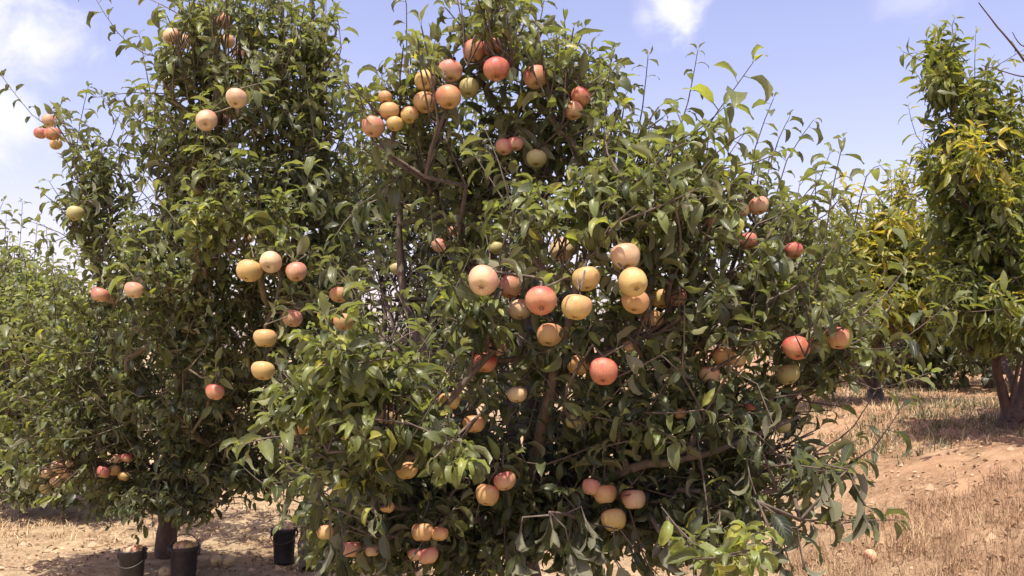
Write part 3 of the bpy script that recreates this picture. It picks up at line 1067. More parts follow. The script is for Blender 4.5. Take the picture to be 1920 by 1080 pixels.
for (px, py, d, n) in [(1440, 985, 2.3, 4), (1495, 990, 2.3, 4), (1460, 975, 2.3, 3), (1030, 960, 2.5, 8), (1060, 990, 2.5, 8), (620, 950, 2.5, 5), (1590, 880, 2.4, 3), (1090, 950, 2.6, 8), (980, 970, 2.6, 7), (1150, 990, 2.6, 6), (590, 900, 2.6, 6), (640, 980, 2.6, 6), (720, 980, 2.7, 6), (1250, 970, 2.6, 6), (1350, 960, 2.5, 5), (1400, 860, 2.5, 5), (1540, 870, 2.4, 4)]:
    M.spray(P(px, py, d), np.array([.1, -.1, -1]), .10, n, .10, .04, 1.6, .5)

# ---- the tall tree to its left
lb = np.array([-2.12, 5.5, height(-2.12, 5.5)])
T2 = Tree(lb)
FRONT.append(T2)
fk = T2.polyline([lb + (0.02, 0, .3), lb + (0.03, -.02, .62)], 0, 0, .065, .055)
limbs(T2, fk, [
    ([(330, 820, 5.1), (360, 640, 4.8), (400, 420, 4.3), (410, 220, 3.9), (400, 40, 3.8)], .06, .008),
    ([(330, 830, 5.2), (260, 720, 5.2), (200, 610, 5.1), (180, 440, 4.8), (150, 330, 4.6)], .045, .006),
    ([(370, 840, 5.0), (460, 720, 4.7), (540, 520, 4.2), (560, 350, 4.0), (530, 130, 3.9), (530, -10, 3.9)], .05, .006),
    ([(300, 840, 5.2), (240, 850, 5.0), (150, 870, 5.0)], .028, .008),
    ([(430, 855, 4.9), (355, 810, 4.6), (300, 740, 4.5)], .035, .006),
    ([(420, 820, 5.0), (520, 800, 4.6), (600, 700, 4.4)], .035, .006),
    ([(340, 780, 5.8), (420, 600, 6.0), (380, 400, 6.0)], .04, .006),
])
fork = P(340, 760, 5.2)
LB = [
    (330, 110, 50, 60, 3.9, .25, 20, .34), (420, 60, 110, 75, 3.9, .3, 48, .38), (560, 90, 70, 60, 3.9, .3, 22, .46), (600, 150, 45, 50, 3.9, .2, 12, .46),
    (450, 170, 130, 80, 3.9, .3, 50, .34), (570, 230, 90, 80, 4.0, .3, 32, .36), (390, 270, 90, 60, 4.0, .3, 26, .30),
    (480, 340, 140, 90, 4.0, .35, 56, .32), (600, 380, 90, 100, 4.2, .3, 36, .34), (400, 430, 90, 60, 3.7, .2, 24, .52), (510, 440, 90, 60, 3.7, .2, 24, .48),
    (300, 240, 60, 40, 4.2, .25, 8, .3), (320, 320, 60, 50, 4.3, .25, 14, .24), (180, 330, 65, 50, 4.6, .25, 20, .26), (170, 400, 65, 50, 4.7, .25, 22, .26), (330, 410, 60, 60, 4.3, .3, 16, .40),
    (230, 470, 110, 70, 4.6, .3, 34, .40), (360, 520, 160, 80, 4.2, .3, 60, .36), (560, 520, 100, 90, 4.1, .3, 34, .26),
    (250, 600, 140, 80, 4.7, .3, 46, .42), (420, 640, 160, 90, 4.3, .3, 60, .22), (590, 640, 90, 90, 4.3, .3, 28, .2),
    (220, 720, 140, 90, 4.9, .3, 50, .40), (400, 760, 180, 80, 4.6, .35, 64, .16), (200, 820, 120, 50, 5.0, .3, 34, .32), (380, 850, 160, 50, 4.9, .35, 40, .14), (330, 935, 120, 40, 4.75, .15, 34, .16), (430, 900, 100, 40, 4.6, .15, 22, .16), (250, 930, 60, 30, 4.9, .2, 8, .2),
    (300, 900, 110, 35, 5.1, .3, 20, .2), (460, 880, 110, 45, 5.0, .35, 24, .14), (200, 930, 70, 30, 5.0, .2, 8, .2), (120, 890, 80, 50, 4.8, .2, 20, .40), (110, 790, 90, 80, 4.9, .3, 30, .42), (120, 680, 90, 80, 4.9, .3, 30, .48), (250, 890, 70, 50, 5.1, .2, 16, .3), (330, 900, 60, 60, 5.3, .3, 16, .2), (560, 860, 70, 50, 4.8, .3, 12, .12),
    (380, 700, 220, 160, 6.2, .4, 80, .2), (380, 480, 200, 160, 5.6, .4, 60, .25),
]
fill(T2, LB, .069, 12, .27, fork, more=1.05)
whips(T2, [b for b in LB if b[4] < 5.2], 380, .072, .40, .6)
for pts, size, tone in [
    ([(340, 115, 3.9), (270, 100, 3.9), (220, 60, 3.9), (175, -10, 3.9)], .07, .25),
    ([(300, 300, 4.3), (240, 250, 4.3), (190, 180, 4.3)], .06, .3),
    ([(330, 250, 4.1), (290, 200, 4.1), (250, 155, 4.1)], .06, .35),
    ([(150, 290, 4.4), (110, 250, 4.4), (60, 215, 4.4), (5, 145, 4.4)], .06, .2),
    ([(140, 300, 4.4), (150, 230, 4.4), (165, 165, 4.4)], .055, .25),
    ([(530, 130, 3.9), (528, 40, 3.9), (535, -20, 3.9)], .06, .3),
    ([(600, 130, 3.9), (590, 60, 3.9), (585, -10, 3.9)], .06, .35),
    ([(620, 160, 3.9), (640, 90, 3.9), (630, 20, 3.9)], .06, .4),
    ([(470, 120, 3.9), (480, 40, 3.9), (500, -20, 3.9)], .06, .3),
    ([(220, 330, 4.5), (225, 280, 4.5), (232, 240, 4.5)], .06, .25),
    ([(330, 130, 3.8), (335, 60, 3.8), (345, -20, 3.8)], .07, .3),
    ([(380, 470, 3.6), (355, 400, 3.6), (360, 340, 3.6)], .085, .5),
    ([(440, 420, 3.6), (435, 350, 3.6), (432, 295, 3.6)], .085, .55),
    ([(500, 470, 3.5), (520, 420, 3.5), (530, 370, 3.5)], .10, .55),
    ([(270, 430, 4.3), (310, 440, 4.3), (250, 400, 4.3)], .08, .5),
    ([(100, 880, 4.7), (60, 880, 4.7), (20, 890, 4.7)], .08, .45),
    ([(640, 230, 3.7), (680, 200, 3.7), (700, 160, 3.7)], .07, .4),
    ([(200, 590, 5.0), (195, 570, 4.8), (190, 540, 4.6)], .05, .2),
]:
    T2.shoot([P(*q) for q in pts], size, tone, .034)

# ---- leaning tree between and behind the two
bb = np.array([(585 - 960) / F * 5.2, 5.2, 0.0])
bb[2] = height(bb[0], bb[1])
B = Tree(bb)
fk = B.polyline([P(580, 1000, 5.3), P(590, 900, 5.5)], 0, 0, .07, .055)
limbs(B, fk, [
    ([(640, 800, 6.0), (700, 700, 6.6), (722, 600, 6.9), (705, 460, 7.0), (690, 380, 7.0)], .045, .008),
    ([(700, 780, 6.2), (820, 640, 6.9), (860, 500, 7.1), (870, 380, 7.2)], .04, .008),
    ([(600, 780, 6.2), (600, 600, 6.8), (640, 400, 7.0)], .035, .008),
])
fork = P(690, 720, 6.6)
BB = [
    (780, 330, 110, 70, 7.0, .5, 60, .25), (690, 350, 80, 80, 7.0, .5, 40, .28), (870, 320, 80, 70, 7.2, .5, 36, .22), (740, 430, 120, 70, 7.0, .5, 44, .22), (860, 430, 90, 80, 7.0, .5, 40, .2),
    (640, 470, 70, 100, 7.0, .5, 30, .22), (820, 540, 120, 80, 7.0, .5, 50, .18), (640, 600, 80, 80, 7.0, .5, 30, .15), (780, 620, 120, 60, 7.0, .5, 44, .14),
    (740, 700, 160, 60, 6.8, .5, 50, .12), (960, 480, 90, 160, 7.4, .5, 50, .2), (960, 680, 120, 120, 7.0, .5, 40, .12),
]
fill(B, BB, .085, 11, .3, fork, more=2.0)
whips(B, BB, 80, .085, .5, .7)

# ---- peach tree at the right edge
rb = np.array([3.33, 6.0, height(3.33, 6.0)])
R = Tree(rb, .0016)
fk = R.polyline([rb + (0, 0, .04), rb + (0.0, 0, .08)], 0, 0, .08, .05)
limbs(R, fk, [
    ([(1882, 740, 5.95), (1860, 640, 5.9), (1850, 450, 5.9), (1820, 270, 5.8), (1780, 110, 5.7)], .042, .005),
    ([(1915, 740, 6.0), (1930, 620, 6.0), (1920, 420, 5.9), (1900, 220, 5.8)], .046, .005),
    ([(1940, 760, 6.0), (2000, 620, 6.0), (2060, 400, 6.0), (2100, 250, 6.0)], .06, .008),
    ([(1905, 740, 6.2), (1850, 600, 6.8), (1800, 480, 6.9), (1760, 380, 6.9)], .035, .008),
])
fork = P(1900, 700, 6.0)
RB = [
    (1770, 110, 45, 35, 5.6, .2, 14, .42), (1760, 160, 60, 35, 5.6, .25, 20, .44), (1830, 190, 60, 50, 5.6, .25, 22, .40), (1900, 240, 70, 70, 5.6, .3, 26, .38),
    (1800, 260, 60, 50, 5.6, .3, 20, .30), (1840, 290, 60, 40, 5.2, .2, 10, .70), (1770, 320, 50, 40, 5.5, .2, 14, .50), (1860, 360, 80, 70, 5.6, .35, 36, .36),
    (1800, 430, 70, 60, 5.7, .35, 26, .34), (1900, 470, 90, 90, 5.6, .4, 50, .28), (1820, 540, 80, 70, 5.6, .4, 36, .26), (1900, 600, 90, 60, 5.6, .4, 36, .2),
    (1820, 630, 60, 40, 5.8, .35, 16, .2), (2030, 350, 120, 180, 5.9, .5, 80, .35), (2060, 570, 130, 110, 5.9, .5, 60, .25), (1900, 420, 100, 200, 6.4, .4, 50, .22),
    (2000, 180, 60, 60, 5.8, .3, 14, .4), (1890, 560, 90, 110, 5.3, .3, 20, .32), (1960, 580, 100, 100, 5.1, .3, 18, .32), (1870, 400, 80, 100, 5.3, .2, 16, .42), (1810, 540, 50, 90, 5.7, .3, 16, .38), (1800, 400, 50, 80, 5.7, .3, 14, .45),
]
fill(R, RB, .105, 12, .26, fork, 1.0, more=1.1)
whips(R, RB, 130, .10, .36, .1, .12)
for pts, size, tone in [([(1760, 130, 5.5), (1720, 110, 5.5), (1690, 95, 5.5)], .09, .35), ([(1760, 320, 5.5), (1730, 320, 5.5), (1700, 315, 5.5)], .09, .6),
                        ([(1790, 80, 5.6), (1785, 50, 5.6), (1790, 35, 5.6)], .08, .5), ([(1770, 230, 5.6), (1740, 260, 5.6), (1725, 290, 5.6)], .09, .25)]:
    R.shoot([P(*q) for q in pts], size, tone, .03, droop=1.0)
# the dead twigs that stand clear of its crown
n_ = R.polyline([P(1990, 260, 5.4), P(1960, 180, 5.3), P(1915, 105, 5.2), P(1870, 50, 5.2), P(1835, 5, 5.2)], fk, 9, .012, .003)
n_ = R.polyline([P(1990, 260, 5.4), P(1950, 160, 5.2), P(1900, 140, 5.2), P(1840, 122, 5.2)], fk, 9, .010, .002)
n_ = R.polyline([P(1990, 240, 5.4), P(1960, 110, 5.2), P(1915, 85, 5.2), P(1898, 60, 5.2)], fk, 9, .008, .002)

# ---- yellowing tree beyond the main one
yb = np.array([(1640 - 960) / F * 8.4, 8.4, 0.0])
yb[2] = height(yb[0], yb[1])
Y = Tree(yb, .0028)
fk = Y.polyline([P(1642, 755, 8.4), P(1640, 735, 8.4)], 0, 0, .085, .075)
limbs(Y, fk, [
    ([(1620, 700, 8.3), (1570, 660, 8.1), (1500, 620, 8.0)], .045, .008),
    ([(1650, 700, 8.3), (1690, 675, 8.2), (1740, 640, 8.1)], .045, .008),
    ([(1645, 680, 8.4), (1660, 560, 8.3), (1690, 400, 8.2)], .045, .008),
])
fork = P(1650, 680, 8.3)
YB_ = [
    (1690, 370, 30, 40, 8.0, .2, 8, .78), (1670, 430, 40, 40, 8.0, .3, 16, .78), (1640, 500, 60, 60, 8.0, .4, 34, .66), (1710, 520, 50, 70, 8.0, .4, 30, .64),
    (1660, 580, 80, 40, 7.9, .4, 34, .64), (1590, 520, 70, 60, 8.2, .4, 26, .44), (1740, 600, 50, 40, 8.2, .4, 16, .45), (1540, 610, 90, 50, 8.2, .4, 28, .38), (1720, 455, 40, 30, 8.0, .3, 12, .76), (1640, 450, 70, 60, 8.1, .3, 26, .6), (1600, 600, 110, 70, 8.0, .4, 40, .5), (1740, 560, 80, 80, 8.0, .4, 40, .5),
]
fill(Y, YB_, .13, 11, .30, fork, 1.0, more=1.15)
whips(Y, YB_, 70, .12, .5, .4, .05)

# ---- sunlit tree at the left edge
ab_ = np.array([(-20 - 960) / F * 7.6, 7.6, 0.0])
ab_[2] = height(ab_[0], ab_[1])
A = Tree(ab_, .0028)
fk = A.polyline([ab_ + (0.02, 0, .3), ab_ + (0.03, 0, .5)], 0, 0, .09, .075)
limbs(A, fk, [
    ([(-10, 760, 7.4), (40, 640, 7.3), (60, 540, 7.2)], .05, .008),
    ([(-60, 760, 7.5), (-60, 600, 7.4), (-20, 450, 7.3)], .05, .008),
    ([(20, 800, 7.4), (100, 740, 7.2), (150, 660, 7.1)], .04, .008),
])
fork = P(0, 740, 7.4)
AB = [
    (20, 560, 80, 50, 7.1, .4, 34, .50), (110, 570, 60, 50, 7.1, .4, 24, .44), (40, 640, 100, 60, 7.0, .4, 44, .46), (140, 680, 80, 70, 7.0, .4, 34, .46),
    (40, 740, 110, 70, 7.0, .4, 44, .40), (140, 790, 90, 60, 7.0, .4, 30, .36), (30, 840, 100, 50, 7.1, .4, 32, .30), (-60, 650, 90, 180, 7.4, .5, 50, .4),
    (20, 500, 50, 40, 7.2, .4, 8, .46), (60, 740, 130, 150, 7.8, .3, 50, .25), (40, 890, 120, 60, 6.8, .3, 40, .3), (160, 900, 90, 50, 6.8, .3, 30, .26), (60, 600, 130, 70, 6.6, .3, 40, .56),
]
fill(A, AB, .085, 11, .3, fork, more=1.5)
whips(A, AB, 80, .085, .5, .7, .1)
for pts in [[(30, 520, 7.2), (38, 450, 7.2), (42, 380, 7.2)], [(60, 520, 7.2), (66, 470, 7.2), (70, 410, 7.2)], [(0, 520, 7.2), (8, 470, 7.2), (12, 400, 7.2)], [(90, 540, 7.2), (100, 500, 7.2), (98, 470, 7.2)]]:
    A.shoot([P(*q) for q in pts], .075, .4, .04)

# ------------------------------------------------------------------ apples


def apple_mesh(skin):
    nu, nv = 24, 16
    V = []
    for i in range(nv + 1):
        t = math.pi * i / nv          # 0 top, pi bottom
        st, ct = math.sin(t), math.cos(t)
        r = .039 * st ** .9 * (1 + .12 * ct) if st > 1e-6 else 0
        z = .036 * ct
        z -= .017 * math.exp(-(t / .42) ** 2)                     # stem cavity
        z += .011 * math.exp(-((math.pi - t) / .40) ** 2)         # calyx basin
        for k in range(nu):
            a = 2 * math.pi * k / nu
            lob = 1 + .04 * math.cos(5 * a) * max(0, -ct) + .012 * math.cos(2 * a + 1)
            V.append((r * lob * math.cos(a) + .0018 * ct, r * lob * math.sin(a) * (1 + .03 * math.sin(a)), z + .0016 * math.cos(a + 1) * st + .0016 * math.cos(5 * a) * max(0, -ct) * st))
    Fq = []
    for i in range(nv):
        for k in range(nu):
            a, b = i * nu + k, i * nu + (k + 1) % nu
            Fq.append((a, a + nu, b + nu, b))
    return mesh_np('skin', np.array(V), np.array(Fq), APPLE[skin])


def tube_np(pts, rad, sides=6):
    pts = np.array(pts, float)
    T = np.gradient(pts, axis=0)
    V, Fq = [], []
    ref = np.array([1.0, .13, .07])
    rad = np.broadcast_to(rad, len(pts))
    for k in range(len(pts)):
        t = nrm(T[k])
        ref = nrm(ref - t * (ref @ t))
        bi = np.cross(t, ref)
        for q in range(sides):
            a = 2 * math.pi * q / sides
            V.append(pts[k] + rad[k] * (math.cos(a) * ref + math.sin(a) * bi))
        if k:
            b0 = (k - 1) * sides
            for q in range(sides):
                Fq.append((b0 + q, b0 + (q + 1) % sides, b0 + sides + (q + 1) % sides, b0 + sides + q))
    return np.array(V), np.array(Fq)


AM = {k: apple_mesh(k) for k in APPLE}
V, Fq = tube_np([(0, 0, .016), (.001, 0, .026), (.003, .001, .036), (.004, .003, .046)], [.0016, .0013, .0013, .0021])
STEM_ME = mesh_np('stem', V, Fq, STEM)
V, Fq = [], []
for k in range(5):
    a = 2 * math.pi * k / 5
    for (r, da, z) in ((.0008, 0, -.0245), (.0042, -.5, -.0262), (.0078, 0, -.0298), (.0042, .5, -.0262)):
        V.append((r * math.cos(a + da), r * math.sin(a + da), z))
    Fq.append((k * 4, k * 4 + 3, k * 4 + 2, k * 4 + 1))
CAL_ME = mesh_np('calyx', np.array(V), np.array(Fq), CALYX)


def make_apple(loc, skin, axis, scale, label, group=None, full=True):
    rot = Vector(nrm(axis)).to_track_quat('Z', 'Y') @ Matrix.Rotation(random.uniform(0, 6.28), 3, 'Z').to_quaternion()
    o = ob('apple', None, None, loc)
    o.rotation_mode = 'QUATERNION'
    o.rotation_quaternion = rot
    o.scale = (scale * random.uniform(.95, 1.03), scale * random.uniform(.95, 1.03), scale * random.uniform(.90, 1.02))
    o.empty_display_size = .03
    tag(o, label, 'apple', group)
    ob('flesh', AM[skin], o)
    ob('stem', STEM_ME, o)
    if full:
        ob('calyx', CAL_ME, o)
    return o


apples = []    # centre, radius, clear
for i, (px, py, dia, skin, clear, cal, label) in enumerate(AP):
    dep = apple_depth(i, dia, py)
    size = dia * dep / KD
    if i < 41 and .65 <= clear < 1:
        clear = min(1, clear + .2)
    c = P(px, py, dep)
    axis = np.array([random.gauss(0, .16), cal * 1.0 + random.gauss(0, .05), 1.0])
    if cal > .6:
        axis = np.array([random.gauss(0, .2), cal * 1.5, 1.0])
    axis = nrm(axis)
    own = T2 if i < 41 else (B if i < 45 else M)
    apples.append((c, .039 * size, clear, axis, size, skin, label, own, dep))
for c, r, clear, axis, size, skin, label, own, dep in apples:
    top = c + axis * .045 * size
    back = own.attach(top + np.array([random.gauss(0, .02), .09, .035]) * (1 if clear > .75 else .6))
    n_ = own.node(top, back)
    own.load[n_] += 2
    # spur leaves over and behind the fruit
    own.spray(top + np.array([0, .04, .015]), np.array([random.gauss(0, .5), .5, .6]), .09, random.randint(6, 9), .085, .4, .35, 1.2, node=n_)
    make_apple(c, skin, axis, size, label, 'apples hanging on the trees')

# ------------------------------------------------------------------ finish trees
finish_tree(M, 'apple_tree', 'big apple tree nearest the camera, heavy with pink and yellow apples', 'tree', 'apple', 'near', APPLE_LEAF, BARK)
finish_tree(T2, 'apple_tree', 'tall dark apple tree behind the two buckets, sun on its upper shoots', 'tree', 'apple', 'mid', APPLE_LEAF, BARK_OLIVE, trunk=BARK_RED)
finish_tree(B, 'apple_tree', 'leaning small leaved apple tree seen in the gap behind the two front trees', 'tree', 'apple', 'far', APPLE_LEAF, BARK)
finish_tree(R, 'peach_tree', 'peach tree with drooping narrow leaves and bare twigs, cut by the edge of the view', 'tree', 'peach', 'mid', PEACH_LEAF, BARK_RED)
finish_tree(Y, 'peach_tree', 'yellow green peach tree with a short forked trunk beyond the big apple tree', 'tree', 'peach', 'far', PEACH_LEAF, BARK)
finish_tree(A, 'apple_tree', 'sunlit olive apple tree at the far left edge with thin upright shoots', 'tree', 'apple', 'far', APPLE_LEAF, BARK)

# farther orchard trees
def far_tree(px, d, top, half, tone, label, kind='apple', seed=1, n=110):
    random.seed(seed)
    x, y = gz(px, d)
    base = np.array([x, y, height(x, y)])
    T = Tree(base, .0035)
    fkn = T.polyline([base + (0, 0, .35), base + (0, 0, .6)], 0, 0, .09, .07)
    zt = P(px, top, d)[2]
    h = zt - base[2]
    for k in range(5):
        a = k * 1.256 + random.random()
        r = half / F * d * .6
        T.polyline([base + (math.cos(a) * r * .5, math.sin(a) * r * .5, h * .5), base + (math.cos(a) * r, math.sin(a) * r, h * .8)], fkn, k + 1, .04, .01)
    fork = base + (0, 0, .7)
    its = []
    rr = half / F * d
    for _ in range(n):
        while True:
            q = np.array([random.uniform(-1, 1), random.uniform(-1, 1), random.uniform(-1, 1)])
            if .25 < np.linalg.norm(q) < 1:
                break
        cz = base[2] + .35 + (h - .45) * .52
        s_ = 1 - .35 * max(q[2], 0)
        its.append(np.array([base[0] + q[0] * rr * s_, base[1] + q[1] * rr * s_, cz + q[2] * (h - .3) * .5]))
    its.sort(key=lambda p: np.linalg.norm(p - fork))
    for p in its:
        out = nrm(p - fork) * .8 + UPV * .4 + rnd(.35)
        T.spray(p, out, .4, 9, .15, tone, .6)
    for k in range(6):
        a = random.uniform(0, 6.28)
        q = base + (math.cos(a) * rr * .5, math.sin(a) * rr * .5, h * .8)
        T.shoot([q, q + (0, 0, .35), q + (random.gauss(0, .08), 0, random.uniform(.5, .8))], .09, tone, .07, r0=.006)
    finish_tree(T, 'apple_tree' if kind == 'apple' else 'peach_tree', label, 'tree', kind, 'far', APPLE_LEAF if kind == 'apple' else PEACH_LEAF, BARK, 'orchard trees in the rows behind', False)


far_tree(1760, 11.5, 540, 150, .18, 'dark low crowned tree in the shade beyond the peach tree', seed=11, n=260)
far_tree(1670, 10.5, 585, 110, .20, 'low dark bush of a tree right behind the yellow green peach tree', seed=31, n=150)
far_tree(1850, 10.0, 590, 110, .18, 'dark low tree showing between the peach tree trunk and the gap', seed=32, n=150)
far_tree(1620, 16, 560, 150, .24, 'far row tree low behind the forked trunk', seed=33, n=120)
far_tree(1560, 12.5, 440, 150, .30, 'grey green tree behind the yellow green peach tree', seed=12, n=280)
far_tree(1730, 15, 420, 110, .26, 'small pointed tree against the sky between both peach trees', seed=13, n=200)
far_tree(1900, 15, 500, 150, .24, 'tree hidden in the far row behind the drooping peach leaves', seed=14, n=200)
far_tree(1350, 15, 500, 170, .25, 'far row tree seen through the right half of the big tree', seed=15, n=90)
far_tree(1120, 14, 540, 160, .22, 'far row tree hidden behind the trunk of the big tree', seed=16, n=90)
far_tree(880, 15, 560, 150, .22, 'far row tree low behind the leaning small leaved tree', seed=17, n=90)
far_tree(560, 12, 560, 160, .22, 'far row tree low behind the dark tall tree', seed=18, n=110)
far_tree(260, 12, 590, 170, .26, 'far row tree behind the olive limb of the tall tree', seed=19, n=110)
far_tree(40, 13, 520, 150, .40, 'pale far row tree just above the sunlit tree at the left edge', seed=20, n=200)
far_tree(-180, 12, 500, 160, .36, 'far row tree outside the left edge, its crown just reaching in', seed=21, n=80)
random.seed(99)

# ------------------------------------------------------------------ clear the fruit, pick the leaves that show
HOLES = [(60, 330, 60), (290, 380, 30), (668, 110, 34), (690, 30, 36), (105, 85, 60), (210, 235, 25), (50, 60, 70),
         (1600, 150, 100), (1500, 110, 70), (1660, 230, 45), (705, 340, 14), (760, 262, 14), (700, 480, 14), (745, 545, 12), (1055, 320, 16), (1380, 510, 16), (1335, 470, 12), (1725, 260, 26), (1725, 400, 24),
         (530, 1035, 55), (450, 965, 55), (270, 1010, 50), (1020, 1058, 38), (1160, 1066, 26), (1500, 1050, 40), (1450, 830, 40), (1545, 785, 65), (1650, 735, 55), (1600, 760, 45), (1480, 730, 25), (720, 560, 40), (960, 800, 30), (1440, 930, 25), (740, 620, 40)]
AC = np.array([a[0] for a in apples])
ARd = np.array([a[1] for a in apples])
ACl = np.array([a[2] for a in apples])
apx, apy, apd = proj(AC)
arp = ARd / apd * F
for T in ALL:
    L = T.L
    if T.singles is False:
        continue
    keep = np.ones(len(L.pos), bool)
    tip = np.array([0, 1.0, -.25])
    for fr in (.15, .35, .6, .85, 1.1):
        q = L.pos + np.einsum('nij,j->ni', L.mat, np.array([0, fr, -.12 * fr]))
        x, y, d = proj(q)
        for k in range(len(apples)):
            m = (np.hypot(x - apx[k], y - apy[k]) < arp[k] * (ACl[k] * 1.1 + .02)) & (d < apd[k] + ARd[k] * .3)
            keep &= ~m
            # and inside the fruit
            keep &= ~(np.linalg.norm(q - AC[k], axis=1) < ARd[k] * .93)
            if ACl[k] >= .8 and fr in (.35, .85):
                v = q - AC[k]
                al = v @ TO_SUN
                off = np.linalg.norm(v - al[:, None] * TO_SUN, axis=1)
                keep &= ~((al > 0) & (al < .9) & (off < ARd[k] * .95) & (np.random.rand(len(q)) < .6))
        if T in (M, T2, B, R):
            for hx, hy, hr in HOLES:
                if hr:
                    keep &= ~((np.hypot(x - hx, y - hy) < hr) & (np.random.rand(len(q)) < .32) & (~np.isin(np.arange(len(q)) % 5, [0])))
        # nothing may hang closer than arm's length in front of the lens
        keep &= d > 1.7
    L.keep(keep)

verts, polys, owner = [], [], []
vo_ = 0
for ti, T in enumerate(ALL):
    L = T.L
    wd = .26 if T.kind == 'apple' else .13
    corners = np.array([(-.0, .2, 0), (wd, .7, -.1), (0, 1.2, -.35), (-wd, .7, -.1)])
    W = np.einsum('nij,vj->nvi', L.mat, corners) + L.pos[:, None]
    verts.append(W.reshape(-1, 3))
    n = len(L.pos)
    polys.append(np.arange(n * 4).reshape(n, 4) + vo_)
    owner.append(np.stack([np.full(n, ti), np.arange(n)], 1))
    vo_ += n * 4
verts, polys, owner = np.concatenate(verts), np.concatenate(polys), np.concatenate(owner)
bvh = BVHTree.FromPolygons(verts.tolist(), polys.tolist())
LM = {}
camv = Vector(CAM)
start = 0
n_single = 0
for ti, T in enumerate(ALL):
    L = T.L
    n = len(L.pos)
    single = np.zeros(n, bool)
    if T.singles:
        mid = L.pos + np.einsum('nij,j->ni', L.mat, np.array([0, .7, -.1]))
        px, py, d = proj(mid)
        nv = L.mat[:, :, 2]
        size2 = np.linalg.norm(L.mat[:, :, 1], axis=1) ** 2
        vdir = (mid - CAM) / np.linalg.norm(mid - CAM, axis=1)[:, None]
        facing = np.abs(np.einsum('ni,ni->n', nv, vdir)) / np.linalg.norm(nv, axis=1)
        area = size2 * (facing + .25) / d ** 2
        area[(px < 0) | (px > 1920) | (py < 0) | (py > 1080)] = 0
        order = np.argsort(-area)[:2600]
        score = np.zeros(n)
        for i in order:
            if area[i] <= 0:
                continue
            hit = 0
            for fx, fr in ((0, .45), (0, .75), (0.1, .7), (-.1, .7), (0, 1.0)):
                q = Vector(L.pos[i] + L.mat[i] @ np.array([fx, fr, -.1 * fr]))
                dr = (q - camv)
                far = dr.length
                h = bvh.ray_cast(camv, dr / far, far + .03)
                if h[0] is None or h[2] == start + i or h[3] > far - .012:
                    hit += 1
            score[i] = area[i] * hit / 5
        best = np.argsort(-score)[:298]
        best = best[score[best] > 0]
        single[best] = True
        for i in best:
            tq = int(round(min(max(L.tint[i], 0), 1) * 7))
            key = (T.kind, T.lod, int(L.shape[i]), tq)
            if key not in LM:
                V, Fq, UV = SHAPES[T.kind, T.lod][key[2]]
                LM[key] = mesh_np('leaf', V, Fq, T.leafmat, True, np.full(len(V), tq / 7), UV)
            o = bpy.data.objects.new('leaf', LM[key])
            C.objects.link(o)
            o.parent = T.root
            m = Matrix(L.mat[i].tolist()).to_4x4()
            m.translation = Vector(L.pos[i] - T.base)
            o.matrix_local = m
            n_single += 1
    me = leaves_mesh('foliage', L, ~single, T.kind, 'mid' if T is M else ('far' if T in (T2, R) else 'tiny'), T.leafmat)
    me.transform(Matrix.Translation(Vector(-T.base)))
    o = ob('foliage', me, T.root)
    o['kind'] = 'stuff'
    start += n
print('LEAVES', [len(T.L.pos) for T in ALL], 'single', n_single)

# ------------------------------------------------------------------ buckets
def bucket_thing(px, py_top, d, rad, h, label, handle=True, fill_n=7):
    c = P(px, py_top, d)
    x, y = c[0], c[1]
    z = height(x, y)
    h = c[2] - z if h is None else h
    root = ob('bucket', None, None, (x, y, z))
    tag(root, label, 'bucket', 'harvest buckets')
    prof = [(0.001, .004), (rad * .80, .004), (rad * .83, .02), (rad * .97, h - .02), (rad * 1.05, h - .016), (rad * 1.05, h), (rad * .93, h), (rad * .78, .03), (.001, .028)]
    n = 28
    V, Fq = [], []
    for r, zz in prof:
        for k in range(n):
            a = 2 * math.pi * k / n
            w_ = 1 + .015 * math.cos(2 * a + 1)
            V.append((r * w_ * math.cos(a), r * w_ * math.sin(a), zz))
    for i in range(len(prof) - 1):
        for k in range(n):
            a, b = i * n + k, i * n + (k + 1) % n
            Fq.append((a, b, b + n, a + n))
    ob('body', mesh_np('body', np.array(V), np.array(Fq), BUCKET, True), root)
    rim = [(rad * 1.065 * math.cos(a), rad * 1.065 * math.sin(a), h - .002) for a in np.linspace(0, 2 * math.pi, 33)]
    V, Fq = tube_np(rim, .005)
    ob('rim', mesh_np('rim', V, Fq, BUCKET), root)
    for s in (-1, 1):
        V, Fq = tube_np([(s * rad * 1.03, 0, h - .05), (s * rad * 1.10, 0, h - .04), (s * rad * 1.12, 0, h - .02), (s * rad * 1.06, 0, h - .012)], .006)
        ob('handle_lug', mesh_np('handle_lug', V, Fq, BUCKET), root)
    if handle:
        arc = [(rad * 1.1 * math.cos(a), .02 * math.sin(a), h - .02 + rad * 1.05 * math.sin(a)) for a in np.linspace(0, math.pi, 20)]
    else:
        arc = [(rad * 1.12 * math.cos(a), -rad * 1.13 * math.sin(a), h - .03 - .05 * math.sin(a)) for a in np.linspace(0, math.pi, 20)]
    V, Fq = tube_np(arc, .003)
    ob('handle', mesh_np('handle', V, Fq, WIRE), root)
    return root, (x, y, z), rad, h


def heap(info, n, label, group, skins=('cream', 'cream', 'yellow', 'cream')):
    root, (x, y, z), rad, h = info
    k = 0
    for i in range(n):
        a = i * 2.4
        r = rad * .62 * math.sqrt((i + .3) / n)
        zz = z + h - .03 + .030 * (1 - (r / rad) ** 2)
        make_apple((x + r * math.cos(a), y + r * math.sin(a), zz), random.choice(skins), rnd(.8) + UPV, random.uniform(.72, .85), label, group, False)


